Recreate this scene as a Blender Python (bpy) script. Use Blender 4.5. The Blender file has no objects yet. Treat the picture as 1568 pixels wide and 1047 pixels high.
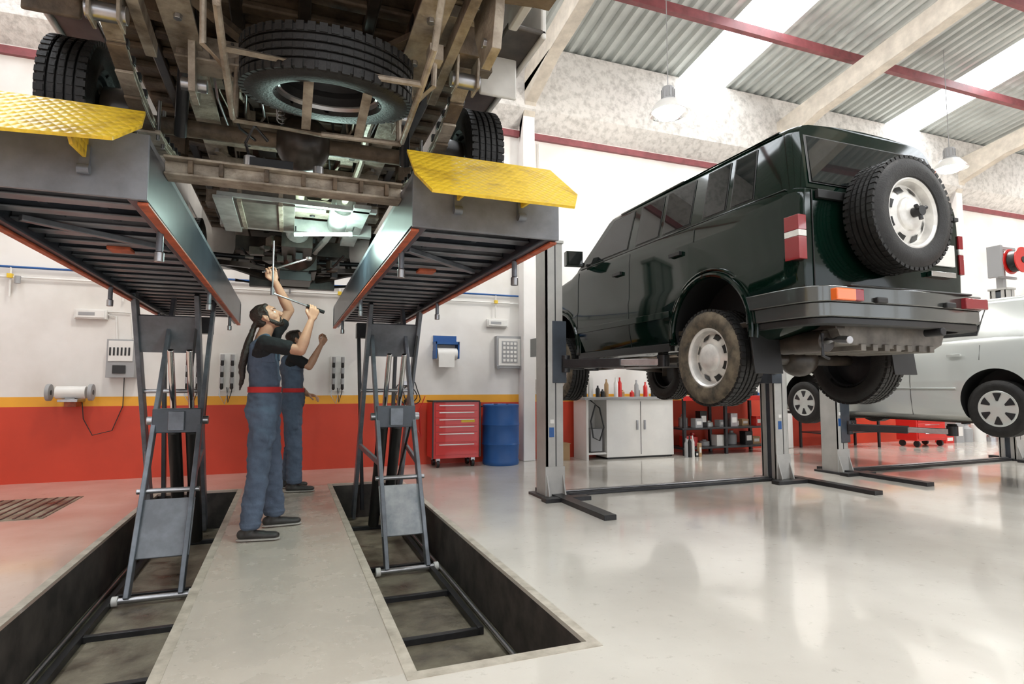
import bpy,bmesh,math,random
from mathutils import Vector,Matrix,noise
random.seed(4)
V=Vector
scene=bpy.context.scene
COL=scene.collection
# ------------------------------------------------------------ materials
def mat(name,col,rough=.5,metal=0,var=0,scale=5,bump=0,bscale=60,coat=0,emis=None,es=0,col2=None,rvar=0,thr=(.35,.65),ior=None):
    m=bpy.data.materials.new(name);m.use_nodes=True
    nt=m.node_tree;b=nt.nodes['Principled BSDF']
    c=(*col,1)
    b.inputs['Base Color'].default_value=c
    b.inputs['Roughness'].default_value=rough
    b.inputs['Metallic'].default_value=metal
    if ior:b.inputs['IOR'].default_value=ior
    if coat:
        b.inputs['Coat Weight'].default_value=coat;b.inputs['Coat Roughness'].default_value=.04
    if emis:
        b.inputs['Emission Color'].default_value=(*emis,1);b.inputs['Emission Strength'].default_value=es
    if var or bump or col2 or rvar:
        tc=nt.nodes.new('ShaderNodeTexCoord')
        n=nt.nodes.new('ShaderNodeTexNoise');n.inputs['Scale'].default_value=scale;n.inputs['Detail'].default_value=8;n.inputs['Roughness'].default_value=.6
        nt.links.new(tc.outputs['Object'],n.inputs['Vector'])
        if var or col2:
            r=nt.nodes.new('ShaderNodeValToRGB')
            r.color_ramp.elements[0].position=thr[0];r.color_ramp.elements[1].position=thr[1]
            a=col2 if col2 else tuple(max(0,x*(1-var)) for x in col)
            d=col if col2 else tuple(min(1,x*(1+var)) for x in col)
            r.color_ramp.elements[0].color=(*a,1);r.color_ramp.elements[1].color=(*d,1)
            nt.links.new(n.outputs['Fac'],r.inputs['Fac']);nt.links.new(r.outputs['Color'],b.inputs['Base Color'])
        if rvar:
            mr=nt.nodes.new('ShaderNodeMapRange');mr.inputs['To Min'].default_value=max(0.02,rough-rvar);mr.inputs['To Max'].default_value=rough+rvar
            mr.inputs['From Min'].default_value=.3;mr.inputs['From Max'].default_value=.7
            nt.links.new(n.outputs['Fac'],mr.inputs['Value']);nt.links.new(mr.outputs['Result'],b.inputs['Roughness'])
        if bump:
            n2=nt.nodes.new('ShaderNodeTexNoise');n2.inputs['Scale'].default_value=bscale;n2.inputs['Detail'].default_value=6
            nt.links.new(tc.outputs['Object'],n2.inputs['Vector'])
            bp=nt.nodes.new('ShaderNodeBump');bp.inputs['Strength'].default_value=bump;bp.inputs['Distance'].default_value=.02
            nt.links.new(n2.outputs['Fac'],bp.inputs['Height']);nt.links.new(bp.outputs['Normal'],b.inputs['Normal'])
    return m
M={}
M['wallw']=mat('white_plaster',(.80,.77,.74),.7,var=.04,scale=2)
M['conc']=mat('sprayed_concrete',(.66,.63,.59),.9,col2=(.42,.40,.37),scale=11,bump=1,bscale=12,thr=(.3,.55))
M['rafter']=mat('painted_concrete_beam',(.55,.49,.41),.8,var=.15,scale=5,bump=.3,bscale=30)
M['roof']=mat('corrugated_steel',(.54,.57,.55),.35,metal=.3,var=.12,scale=1.5)
M['sky']=mat('translucent_skylight',(.9,.95,1),.5,emis=(.93,.97,1),es=7)
M['purl']=mat('purple_steel',(.22,.055,.06),.5,var=.2,scale=6)
M['walk']=mat('worn_walkway_concrete',(.54,.49,.42),.26,col2=(.485,.44,.375),scale=3.5,rvar=.1,bump=.03,bscale=40,thr=(.25,.75))
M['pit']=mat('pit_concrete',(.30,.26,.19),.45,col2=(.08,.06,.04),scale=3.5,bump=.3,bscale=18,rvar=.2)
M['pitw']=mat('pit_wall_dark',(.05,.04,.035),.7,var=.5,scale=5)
M['lip']=mat('pit_lip',(.54,.49,.41),.6,col2=(.34,.30,.24),scale=9)
M['lift']=mat('lift_paint_grey',(.17,.18,.20),.38,var=.22,scale=6)
M['liftd']=mat('lift_paint_dark',(.045,.055,.07),.3,var=.25,scale=5)
M['liftl']=mat('lift_leg_grey',(.16,.175,.20),.4,metal=.3,var=.25,scale=7)
M['liftw']=mat('lift_plate_worn',(.40,.41,.42),.4,metal=.3,col2=(.2,.22,.24),scale=5)
M['redsteel']=mat('rust_red_flange',(.42,.09,.035),.5,var=.3,scale=12)
M['post']=mat('post_grey_paint',(.42,.41,.385),.35,var=.08,scale=5)
M['black']=mat('black_plastic',(.012,.012,.012),.45)
M['blacks']=mat('black_steel',(.025,.025,.027),.35,metal=.3,var=.3,scale=8)
M['rubber']=mat('tyre_rubber',(.014,.0135,.013),.5,var=.3,scale=14,bump=.15,bscale=90,ior=1.4)
M['rubberd']=mat('dusty_tyre_rubber',(.17,.135,.09),.85,col2=(.035,.03,.023),scale=9)
M['paint']=mat('dark_green_car_paint',(.0015,.009,.0055),.08,coat=.12,ior=1.36)
M['silver']=mat('silver_car_paint',(.58,.60,.57),.25,metal=.3,coat=1)
M['vanw']=mat('white_van_paint',(.6,.58,.54),.4,var=.1,scale=4)
M['glass']=mat('tinted_glass',(.006,.008,.008),.02,ior=1.42)
M['glassb']=mat('window_glass_light',(.012,.015,.015),.02,ior=1.45)
M['rim']=mat('wheel_silver',(.74,.72,.68),.3,metal=.25,var=.12,scale=12)
M['chrome']=mat('chrome',(.75,.75,.75),.12,metal=1)
M['steel']=mat('bare_steel',(.40,.40,.41),.3,metal=.9,var=.15,scale=10)
M['bump']=mat('bumper_grey',(.12,.125,.12),.2,metal=.7,coat=.3)
M['tank']=mat('dusty_tank',(.17,.155,.135),.5,metal=.4,var=.3,scale=8)
M['under']=mat('dirty_underbody',(.20,.145,.095),.6,col2=(.05,.037,.026),scale=8,bump=.3,bscale=30,thr=(.32,.68),metal=.1)
M['under2']=mat('light_rusty_frame',(.46,.40,.32),.48,col2=(.15,.115,.083),scale=9,bump=.3,bscale=40,metal=.3,thr=(.3,.65))
M['underd']=mat('oily_underbody',(.04,.031,.024),.35,var=.5,scale=8)
M['alu']=mat('cast_aluminium',(.50,.52,.50),.4,metal=.5,var=.2,scale=9)
M['red']=mat('red_enamel',(.58,.018,.014),.3,coat=.4)
M['blue']=mat('blue_plastic',(.012,.085,.28),.4,var=.1,scale=4)
M['white']=mat('white_enamel',(.75,.73,.69),.35,var=.04,scale=3)
M['greyp']=mat('grey_plastic',(.33,.33,.33),.5)
M['orange']=mat('orange_lens',(.9,.16,.02),.2,coat=1)
M['redlens']=mat('red_lens',(.24,.005,.01),.15,coat=.5)
M['skin']=mat('skin',(.50,.26,.17),.5,var=.07,scale=20)
M['hair']=mat('dark_hair',(.022,.012,.008),.5,var=.4,scale=60,bump=.4,bscale=120)
M['cloth']=mat('blue_grey_workwear',(.078,.105,.155),.85,var=.15,scale=10,bump=.3,bscale=35)
M['shirt']=mat('black_tshirt',(.01,.01,.012),.9,bump=.2,bscale=40)
M['shoe']=mat('black_safety_shoe',(.03,.028,.026),.5,var=.3,scale=20)
M['sole']=mat('shoe_sole',(.35,.33,.3),.7)
M['redcloth']=mat('red_trim_cloth',(.5,.02,.02),.8)
M['eye']=mat('eye_white',(.7,.68,.65),.2)
M['lamp']=mat('lamp_glow',(1,1,1),.5,emis=(1,.98,.94),es=9)
M['tube']=mat('inspection_tube_glow',(.8,1,.95),.5,emis=(.75,1,.93),es=12)
M['card']=mat('cardboard',(.42,.27,.14),.8)
M['yel']=mat('yellow_plastic',(.75,.5,.03),.4)
def floormat():
    m=mat('floor_epoxy',(.62,.58,.51),.15,rvar=.06,scale=1.1,coat=.3)
    nt=m.node_tree;b=nt.nodes['Principled BSDF'];N=nt.nodes.new;L=nt.links.new
    tc=N('ShaderNodeTexCoord');sp=N('ShaderNodeSeparateXYZ');L(tc.outputs['Object'],sp.inputs[0])
    def mr(src,a,c,lo,hi):
        q=N('ShaderNodeMapRange');q.interpolation_type='SMOOTHSTEP'
        q.inputs['From Min'].default_value=a;q.inputs['From Max'].default_value=c;q.inputs['To Min'].default_value=lo;q.inputs['To Max'].default_value=hi
        L(src,q.inputs['Value']);return q.outputs['Result']
    def mt(op,x,y):
        q=N('ShaderNodeMath');q.operation=op;L(x,q.inputs[0]);L(y,q.inputs[1]);return q.outputs[0]
    fac=mt('MAXIMUM',mr(sp.outputs['X'],-1.4,-.3,1,0),mt('MULTIPLY',mr(sp.outputs['X'],-1,3.4,1,0),mr(sp.outputs['Y'],4.5,7.5,0,1)))  # pink tint by position: old reddish paint plus painted-in reflection of red wall
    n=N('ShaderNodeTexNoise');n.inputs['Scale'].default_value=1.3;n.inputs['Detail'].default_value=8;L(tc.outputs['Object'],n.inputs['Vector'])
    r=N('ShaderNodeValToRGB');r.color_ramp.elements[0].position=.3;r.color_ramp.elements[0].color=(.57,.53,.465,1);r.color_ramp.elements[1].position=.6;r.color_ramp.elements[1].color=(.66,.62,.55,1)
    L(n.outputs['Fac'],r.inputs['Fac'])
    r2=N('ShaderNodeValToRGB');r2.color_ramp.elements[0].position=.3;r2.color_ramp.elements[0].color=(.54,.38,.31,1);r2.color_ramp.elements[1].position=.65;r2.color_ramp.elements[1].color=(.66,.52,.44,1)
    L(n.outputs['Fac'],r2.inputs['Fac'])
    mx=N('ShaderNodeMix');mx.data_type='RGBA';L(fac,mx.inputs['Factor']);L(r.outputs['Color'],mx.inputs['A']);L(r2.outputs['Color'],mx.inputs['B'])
    n2=N('ShaderNodeTexNoise');n2.inputs['Scale'].default_value=14;n2.inputs['Detail'].default_value=12;n2.inputs['Roughness'].default_value=.75;L(tc.outputs['Object'],n2.inputs['Vector'])
    r3=N('ShaderNodeValToRGB');r3.color_ramp.elements[0].position=.30;r3.color_ramp.elements[0].color=(.62,.6,.57,1);r3.color_ramp.elements[1].position=.42
    L(n2.outputs['Fac'],r3.inputs['Fac'])
    m2=N('ShaderNodeMix');m2.data_type='RGBA';m2.blend_type='MULTIPLY';m2.inputs['Factor'].default_value=.7
    L(mx.outputs['Result'],m2.inputs['A']);L(r3.outputs['Color'],m2.inputs['B']);L(m2.outputs['Result'],b.inputs['Base Color'])
    return m
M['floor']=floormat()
def tread():
    m=bpy.data.materials.new('yellow_tread_plate');m.use_nodes=True;nt=m.node_tree;b=nt.nodes['Principled BSDF']
    b.inputs['Roughness'].default_value=.38
    tc=nt.nodes.new('ShaderNodeTexCoord')
    mp=nt.nodes.new('ShaderNodeMapping');mp.inputs['Rotation'].default_value=(0,0,.78)
    v=nt.nodes.new('ShaderNodeTexVoronoi');v.inputs['Scale'].default_value=36;v.inputs['Randomness'].default_value=0.1
    nt.links.new(tc.outputs['Object'],mp.inputs['Vector']);nt.links.new(mp.outputs['Vector'],v.inputs['Vector'])
    bp=nt.nodes.new('ShaderNodeBump');bp.inputs['Strength'].default_value=.7;bp.inputs['Distance'].default_value=.01;bp.invert=True
    nt.links.new(v.outputs['Distance'],bp.inputs['Height']);nt.links.new(bp.outputs['Normal'],b.inputs['Normal'])
    n=nt.nodes.new('ShaderNodeTexNoise');n.inputs['Scale'].default_value=7;n.inputs['Detail'].default_value=8
    nt.links.new(tc.outputs['Object'],n.inputs['Vector'])
    r=nt.nodes.new('ShaderNodeValToRGB');r.color_ramp.elements[0].position=.28;r.color_ramp.elements[0].color=(.45,.27,.02,1)
    r.color_ramp.elements[1].position=.48;r.color_ramp.elements[1].color=(.80,.53,.03,1)
    nt.links.new(n.outputs['Fac'],r.inputs['Fac']);nt.links.new(r.outputs['Color'],b.inputs['Base Color'])
    return m
M['yellow']=tread()
def wallband():
    m=bpy.data.materials.new('wall_paint_bands');m.use_nodes=True;nt=m.node_tree;b=nt.nodes['Principled BSDF']
    b.inputs['Roughness'].default_value=.5
    tc=nt.nodes.new('ShaderNodeTexCoord');sp=nt.nodes.new('ShaderNodeSeparateXYZ');nt.links.new(tc.outputs['Object'],sp.inputs[0])
    dv=nt.nodes.new('ShaderNodeMath');dv.operation='DIVIDE';dv.inputs[1].default_value=10;nt.links.new(sp.outputs['Z'],dv.inputs[0])
    r=nt.nodes.new('ShaderNodeValToRGB');r.color_ramp.interpolation='CONSTANT'
    e=r.color_ramp.elements;e[0].position=0;e[0].color=(.60,.05,.018,1);e[1].position=.0865;e[1].color=(.85,.40,.03,1)
    x=e.new(.1);x.color=(.79,.76,.72,1)
    nt.links.new(dv.outputs[0],r.inputs['Fac'])
    n=nt.nodes.new('ShaderNodeTexNoise');n.inputs['Scale'].default_value=1.6;n.inputs['Detail'].default_value=8
    nt.links.new(tc.outputs['Object'],n.inputs['Vector'])
    mx=nt.nodes.new('ShaderNodeMix');mx.data_type='RGBA';mx.blend_type='MULTIPLY'
    r2=nt.nodes.new('ShaderNodeValToRGB');r2.color_ramp.elements[0].position=.3;r2.color_ramp.elements[0].color=(.8,.78,.75,1);r2.color_ramp.elements[1].position=.6
    nt.links.new(n.outputs['Fac'],r2.inputs['Fac'])
    mx.inputs['Factor'].default_value=.8
    nt.links.new(r.outputs['Color'],mx.inputs['A']);nt.links.new(r2.outputs['Color'],mx.inputs['B'])
    nt.links.new(mx.outputs['Result'],b.inputs['Base Color'])
    return m
M['band']=wallband()
# ------------------------------------------------------------ mesh builder
def basis(d,up=V((0,0,1))):
    d=V(d).normalized()
    if abs(d.dot(up))>.98: up=V((0,1,0))
    s=d.cross(up).normalized();u=s.cross(d).normalized()
    return d,s,u
class MB:
    def __init__(s):
        s.v=[];s.f=[];s.m=[];s.mats=[]
    def mi(s,m):
        if isinstance(m,str): m=M[m]
        if m not in s.mats:s.mats.append(m)
        return s.mats.index(m)
    def add(s,vs,fs,m):
        o=len(s.v);s.v+= [tuple(x) for x in vs]
        i=s.mi(m)
        for f in fs:
            s.f.append([o+k for k in f]);s.m.append(i)
    def box(s,c,size,m,rot=None,tap=1):
        x,y,z=[k/2 for k in size];c=V(c)
        vs=[V((a*x*(tap if d>0 else 1),b*y*(tap if d>0 else 1),d*z)) for a in(-1,1) for b in(-1,1) for d in(-1,1)]
        if rot is not None: vs=[rot@q for q in vs]
        s.add([q+c for q in vs],[(0,1,3,2),(4,6,7,5),(0,4,5,1),(2,3,7,6),(0,2,6,4),(1,5,7,3)],m)
    def bx(s,x0,x1,y0,y1,z0,z1,m): s.box(((x0+x1)/2,(y0+y1)/2,(z0+z1)/2),(x1-x0,y1-y0,z1-z0),m)
    def beam(s,p1,p2,w,h,m,up=V((0,0,1))):
        p1=V(p1);p2=V(p2);d,sd,u=basis(p2-p1,up)
        vs=[p+sd*a*w/2+u*b*h/2 for p in(p1,p2) for a,b in((-1,-1),(1,-1),(1,1),(-1,1))]
        s.add(vs,[(0,1,2,3),(7,6,5,4),(0,4,5,1),(1,5,6,2),(2,6,7,3),(3,7,4,0)],m)
    def cyl(s,p1,p2,r,m,r2=None,n=16):
        if r2 is None:r2=r
        p1=V(p1);p2=V(p2);d,a,b=basis(p2-p1)
        vs=[];
        for p,rr in((p1,r),(p2,r2)):
            for i in range(n):
                t=2*math.pi*i/n;vs.append(p+a*math.cos(t)*rr+b*math.sin(t)*rr)
        fs=[(i,(i+1)%n,n+(i+1)%n,n+i) for i in range(n)]+[tuple(range(n))[::-1],tuple(range(n,2*n))]
        s.add(vs,fs,m)
    def tube(s,pts,r,m,n=8,closed=False):
        pts=[V(p) for p in pts];N=len(pts);vs=[];pa=None
        for k,p in enumerate(pts):
            if closed:t=pts[(k+1)%N]-pts[k-1]
            else:t=pts[min(k+1,N-1)]-pts[max(k-1,0)]
            t.normalize()
            if pa is None:_,a,b=basis(t)
            else:
                a=(pa-t*pa.dot(t))
                a=a.normalized() if a.length>1e-5 else basis(t)[1];b=t.cross(a)
            pa=a
            for i in range(n):
                q=2*math.pi*i/n;vs.append(p+a*math.cos(q)*r+b*math.sin(q)*r)
        fs=[]
        for k in range(N if closed else N-1):
            for i in range(n):
                k2=(k+1)%N
                fs.append((k*n+i,k*n+(i+1)%n,k2*n+(i+1)%n,k2*n+i))
        if not closed: fs+=[tuple(range(n))[::-1],tuple(range((N-1)*n,N*n))]
        s.add(vs,fs,m)
    def lathe(s,prof,o,ax,m,n=48,sc=None):
        o=V(o);d,a,b=basis(ax)
        mats=m if isinstance(m,list) else [m]*(len(prof)-1)
        vs=[]
        for r,h in prof:
            for i in range(n):
                t=2*math.pi*i/n;vs.append(o+d*h+a*math.cos(t)*r+b*math.sin(t)*r)
        base=len(s.v);s.v+=[tuple(x) for x in vs]
        for k in range(len(prof)-1):
            mi=s.mi(mats[k])
            for i in range(n):
                s.f.append([base+k*n+i,base+k*n+(i+1)%n,base+(k+1)*n+(i+1)%n,base+(k+1)*n+i]);s.m.append(mi)
    def prism(s,poly,fn,d0,d1,m):
        n=len(poly);vs=[fn(p,d0) for p in poly]+[fn(p,d1) for p in poly]
        s.add(vs,[tuple(range(n))[::-1],tuple(range(n,2*n))]+[(i,(i+1)%n,n+(i+1)%n,n+i) for i in range(n)],m)
    def sph(s,c,r,m,n=12):
        c=V(c);r=V((r,r,r)) if not hasattr(r,'__len__') else V(r)
        vs=[];
        for j in range(n+1):
            p=math.pi*j/n
            for i in range(2*n):
                t=math.pi*i/n;vs.append(c+V((r.x*math.sin(p)*math.cos(t),r.y*math.sin(p)*math.sin(t),r.z*math.cos(p))))
        fs=[(j*2*n+i,j*2*n+(i+1)%(2*n),(j+1)*2*n+(i+1)%(2*n),(j+1)*2*n+i) for j in range(n) for i in range(2*n)]
        s.add(vs,fs,m)
    def mesh(s,name,ang=38,merge=True):
        me=bpy.data.meshes.new(name);me.from_pydata(s.v,[],s.f)
        for m in s.mats:me.materials.append(m)
        me.polygons.foreach_set('material_index',s.m)
        bm=bmesh.new();bm.from_mesh(me)
        if merge: bmesh.ops.remove_doubles(bm,verts=bm.verts,dist=1e-5)
        bmesh.ops.dissolve_degenerate(bm,dist=1e-6,edges=bm.edges)
        bmesh.ops.recalc_face_normals(bm,faces=bm.faces)
        bm.to_mesh(me);bm.free()
        me.shade_smooth();me.set_sharp_from_angle(angle=math.radians(ang))
        return me
    def obj(s,name,parent=None,bevel=0,ang=38,merge=True):
        me=s.mesh(name,ang,merge);o=bpy.data.objects.new(name,me);COL.objects.link(o)
        if parent:o.parent=parent
        if bevel:
            b=o.modifiers.new('bevel','BEVEL');b.width=bevel;b.segments=2;b.limit_method='ANGLE';b.angle_limit=math.radians(50)
        return o
def empty(name,loc=(0,0,0)):
    e=bpy.data.objects.new(name,None);COL.objects.link(e);e.empty_display_size=.2
    return e
# ------------------------------------------------------------ room
XL,XR,YB,YF=-8.0,22.0,8.6,-10.0
PITS=[(-1.25,-.48),(.52,1.29)];PY0,PY1,PZ=2.43,7.25,-.40
b=MB()
xs=[XL,-1.25,-.48,.52,1.29,XR];ys=[YF-6,PY0,PY1,YB]
for i in range(5):
    for j in range(3):
        if j==1 and i in(1,3):continue
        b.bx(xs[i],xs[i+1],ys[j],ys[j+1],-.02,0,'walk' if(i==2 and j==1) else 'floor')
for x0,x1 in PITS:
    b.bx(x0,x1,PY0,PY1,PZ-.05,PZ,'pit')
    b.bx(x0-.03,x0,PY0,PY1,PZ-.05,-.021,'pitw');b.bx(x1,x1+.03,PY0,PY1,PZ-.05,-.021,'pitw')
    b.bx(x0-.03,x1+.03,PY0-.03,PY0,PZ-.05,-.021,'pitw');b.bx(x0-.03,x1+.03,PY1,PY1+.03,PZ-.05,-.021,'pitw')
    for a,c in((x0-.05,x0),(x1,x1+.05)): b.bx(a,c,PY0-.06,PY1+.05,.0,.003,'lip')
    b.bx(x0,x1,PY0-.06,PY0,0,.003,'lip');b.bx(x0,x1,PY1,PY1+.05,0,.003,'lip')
b.obj('floor',merge=False)
b=MB();b.bx(XL,XR,YB,YB+.2,-.4,7.2,'band');b.obj('wall_back')
b=MB();b.bx(XL-.2,XL,YF,YB+.2,-.4,8.6,'band');b.obj('wall_left')
b=MB();b.bx(XR,XR+.2,YF,YB+.2,-.4,8.6,'band');b.obj('wall_right')
b=MB()
b.bx(XL,XR,YF-.2,YF,5.0,8.0,'band')
for x in(XL,-2,4,10,16,XR-1): b.bx(x,x+1,YF-.2,YF,-.1,5.0,'band')
b.obj('wall_front')
SL=.17;YR=-1.0
def rz(y,off=0): return 6.6+off+SL*((YB-y) if y>YR else (YB-YR)-(YR-y))
skyx=[-4.0,1.2,6.4,11.6,16.8]
def corr(b,x0,x1,m):
    P=.2;pts=[];x=x0
    while x<x1-1e-6:
        for dx,dz in((0,0),(.07,0),(.1,.06),(.17,.06)):
            if x+dx<x1: pts.append((x+dx,dz))
        x+=P
    pts.append((x1,0))
    for y0,y1 in((YB+.2,YR),(YR,YF-.2)):
        vs=[(px,y,rz(y,pz)) for y in(y0,y1) for px,pz in pts];n=len(pts)
        b.add(vs,[(i,i+1,n+i+1,n+i) for i in range(n-1)],m)
b=MB();x=XL
for s in skyx+[None]:
    e=s if s is not None else XR
    corr(b,x,e,'roof')
    if s is not None:x=s+1.0
b.obj('ceiling',ang=20)
for k,s in enumerate(skyx):
    b=MB();corr(b,s,s+1.0,'sky');b.obj('window_%d'%(k+1),ang=20)
b=MB();b.bx(XL,XR,YB-.28,YB,5.55,6.62,'conc')
b.prism([(YB-.28,5.55),(YB,5.3),(YB,5.55)],lambda p,d:(d,p[0],p[1]),XL,XR,'conc')
b.obj('trim_1')
for k,x in enumerate([-1.7,3.5,8.7,13.9,19.1]):
    b=MB()
    for y0,y1 in((YB-.05,YR),(YR,YF)):
        b.beam((x,y0,rz(y0,-.66)),(x,y1,rz(y1,-.66)),.2,.36,'rafter')
    if x>0: b.bx(x-.1,x+.1,YB-.22,YB-.001,0.001,5.9,'wallw')
    b.prism([(YB-.05,5.0),(YB-.05,5.95),(YB-1.3,6.0),(YB-.3,5.65)],lambda p,d:(d,p[0],p[1]),x-.1,x+.1,'rafter')
    b.obj('roof_rafter',bevel=.01)
b=MB()
for y in(6.8,5.15,3.5,1.9,.3,-2.5,-5,-7.5):
    b.bx(XL,XR,y-.045,y+.045,rz(y,-.34),rz(y,-.20),'purl')
b.obj('roof_purlins')
b=MB();b.bx(XL,XR,YB-.06,YB,5.16,5.26,'purl');b.obj('trim_2')
def pend(x,y,z=4.85):
    b=MB()
    b.lathe([(.0,.36),(.075,.36),(.08,.34),(.08,.2),(.11,.18),(.11,.165),(.15,.15),(.22,.06),(.25,0),(.262,-.01),(.255,-.012),(.24,0),(.2,.06),(.13,.13),(0,.14)],(x,y,z),(0,0,1),['greyp']*6+['white']*3+['chrome']*5,n=32)
    for a in range(10):
        t=a*math.pi/5;b.box((x+math.cos(t)*.085,y+math.sin(t)*.085,z+.27),(.012,.012,.12),'greyp')
    b.sph((x,y,z+.02),(.2,.2,.09),'lamp',10)
    b.cyl((x,y,z+.36),(x,y,rz(y,-.0)),.006,'greyp',n=6)
    b.obj('pendant_lamp')
    l=bpy.data.lights.new('pendant_light','POINT');l.energy=150;l.shadow_soft_size=.16;l.color=(1,.96,.90)
    o=bpy.data.objects.new('pendant_light',l);COL.objects.link(o);o.location=(x,y,z-.25)
for x in(-1.2,4.75,10.5,16): pend(x,6.45)
for x in(-1.2,4.75,10.5): pend(x,1.2,5.4)
# ------------------------------------------------------------ wheel
def wheel(b,c,ax,R,W,style='steel',dusty=True,blocks=True):
    c=V(c);d,s1,s2=basis(ax)
    pr=[(R*.60,-W*.38),(R*.64,-W*.47),(R*.78,-W*.52),(R*.9,-W*.5),(R*.965,-W*.43)]
    g=.012
    for h in(-.40,): pr+=[(R,W*h)]
    for h in(-.24,-.08,.08,.24): pr+=[(R,W*(h-.022)),(R-g,W*(h-.016)),(R-g,W*(h+.016)),(R,W*(h+.022))]
    pr+=[(R,W*.40)]+[(r,-h) for r,h in pr[:5][::-1]]
    nm=len(pr)-1
    b.lathe(pr,c,d,['rubber']*(nm-4)+['rubberd' if dusty else 'rubber']*4,n=56)
    if blocks:
        N=52
        for i in range(N):
            t=2*math.pi*i/N;rad=s1*math.cos(t)+s2*math.sin(t);tan=d.cross(rad)
            for sg in(-1,1):
                R3=Matrix((tan,d,rad)).transposed()
                b.box(c+rad*(R-.006)+d*(sg*W*.36),(2*math.pi*R/N*.68,W*.17,.022),'rubber',rot=R3)
            for h in(-.16,0,.16):
                b.box(c+rad*(R-.004)+d*(h*W),(2*math.pi*R/N*.7,W*.1,.012),'rubber',rot=Matrix((tan,d,rad)).transposed())
    b.lathe([(R*.60,-W*.38),(R*.56,-W*.36),(R*.54,W*.1)],c,d,'blacks',n=40)
    if style=='steel':
        b.lathe([(R*.60,W*.38),(R*.625,W*.43),(R*.60,W*.44),(R*.565,W*.38),(R*.54,W*.16),(R*.50,W*.15),(R*.42,W*.24),(R*.30,W*.30),(R*.285,W*.36),(R*.25,W*.40),(R*.12,W*.43),(0,W*.435)],c,d,'rim',n=48)
        b.lathe([(R*.54,W*.05),(0,W*.05)],c,d,'blacks',n=32)
        N=8;ra,ha,rb_,hb=.505,.162,.40,.262
        for i in range(N):
            vs=[];K=5
            for k in range(K+1):
                t=2*math.pi*(i+.24+.52*k/K)/N
                for r,h in((ra,ha),(rb_,hb)):
                    vs.append(c+(s1*math.cos(t)+s2*math.sin(t))*R*r+d*(W*h+.004))
            b.add(vs,[(2*k,2*k+1,2*k+3,2*k+2) for k in range(K)],'black')
    elif style=='hub':
        b.lathe([(R*.60,W*.38),(R*.66,W*.44),(R*.62,W*.47),(R*.55,W*.44),(R*.3,W*.47),(R*.12,W*.5),(0,W*.5)],c,d,'silver',n=48)
        N=6
        for i in range(N):
            vs=[];K=5
            for k in range(K+1):
                t=2*math.pi*(i+.26+.48*k/K)/N;t2=2*math.pi*(i+.40+.20*k/K)/N
                vs.append(c+(s1*math.cos(t)+s2*math.sin(t))*R*.56+d*(W*.448+.003));vs.append(c+(s1*math.cos(t2)+s2*math.sin(t2))*R*.27+d*(W*.478+.003))
            b.add(vs,[(2*k,2*k+1,2*k+3,2*k+2) for k in range(K)],'blacks')
    else:
        b.lathe([(R*.60,W*.38),(R*.585,W*.3),(R*.56,W*.28),(R*.54,-W*.15),(R*.5,-W*.3),(R*.44,-W*.32),(R*.3,-W*.22),(R*.22,-W*.1),(R*.16,-W*.12),(0,-W*.12)],c,d,['steel']*2+['blacks']*7,n=40)
        for i in range(8):
            t=i*math.pi/4;b.cyl(c+(s1*math.cos(t)+s2*math.sin(t))*R*.37+d*(-W*.27),c+(s1*math.cos(t)+s2*math.sin(t))*R*.37+d*(-W*.262),R*.045,'under2',n=12)
# ------------------------------------------------------------ car bodies
def applied(o,name):
    dg=bpy.context.evaluated_depsgraph_get();dg.update()
    me=bpy.data.meshes.new_from_object(o.evaluated_get(dg));me.name=name
    return me
def car_lower(name,parent,cx,hw,st,rowf,paint,arches,arch_depth=.3):
    b=MB();b.mi(paint);b.mi('black')
    def sec(y,w,zt,zb):
        half=[(hw*w*wf,zb+(zt-zb)*f) for f,wf in rowf]
        pts=[(x,z) for x,z in half]+[(half[-1][0]*.5,zt+.012),(0,zt+.02)]
        right=[(cx+x,y,z) for x,z in pts]
        left=[(cx-x,y,z) for x,z in pts[:-1]][::-1]
        return right+left
    secs=[sec(*q) for q in st];n=len(secs[0])
    vs=[p for q in secs for p in q]
    fs=[];
    for k in range(len(secs)-1):
        for i in range(n): fs.append((k*n+i,k*n+(i+1)%n,(k+1)*n+(i+1)%n,(k+1)*n+i))
    fs+=[tuple(range(n))[::-1],tuple(range((len(secs)-1)*n,len(secs)*n))]
    b.add(vs,fs,paint)
    o=b.obj(name,parent,merge=False)
    bv=o.modifiers.new('bv','BEVEL');bv.width=.02;bv.segments=3;bv.limit_method='ANGLE';bv.angle_limit=math.radians(40)
    cuts=[]
    for y,z,r in arches:
        for sg in(-1,1):
            c=MB();c.mi(paint);c.mi('black')
            c.cyl((cx+sg*(hw-arch_depth),y,z),(cx+sg*(hw+.2),y,z),r,'black',n=48)
            co=c.obj('cut',merge=False);m=o.modifiers.new('c','BOOLEAN');m.object=co;m.operation='DIFFERENCE';m.solver='EXACT';cuts.append(co)
    me=applied(o,name);o.modifiers.clear();o.data=me
    me.shade_smooth();me.set_sharp_from_angle(angle=math.radians(35))
    for c in cuts: bpy.data.objects.remove(c)
    return o
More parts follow.
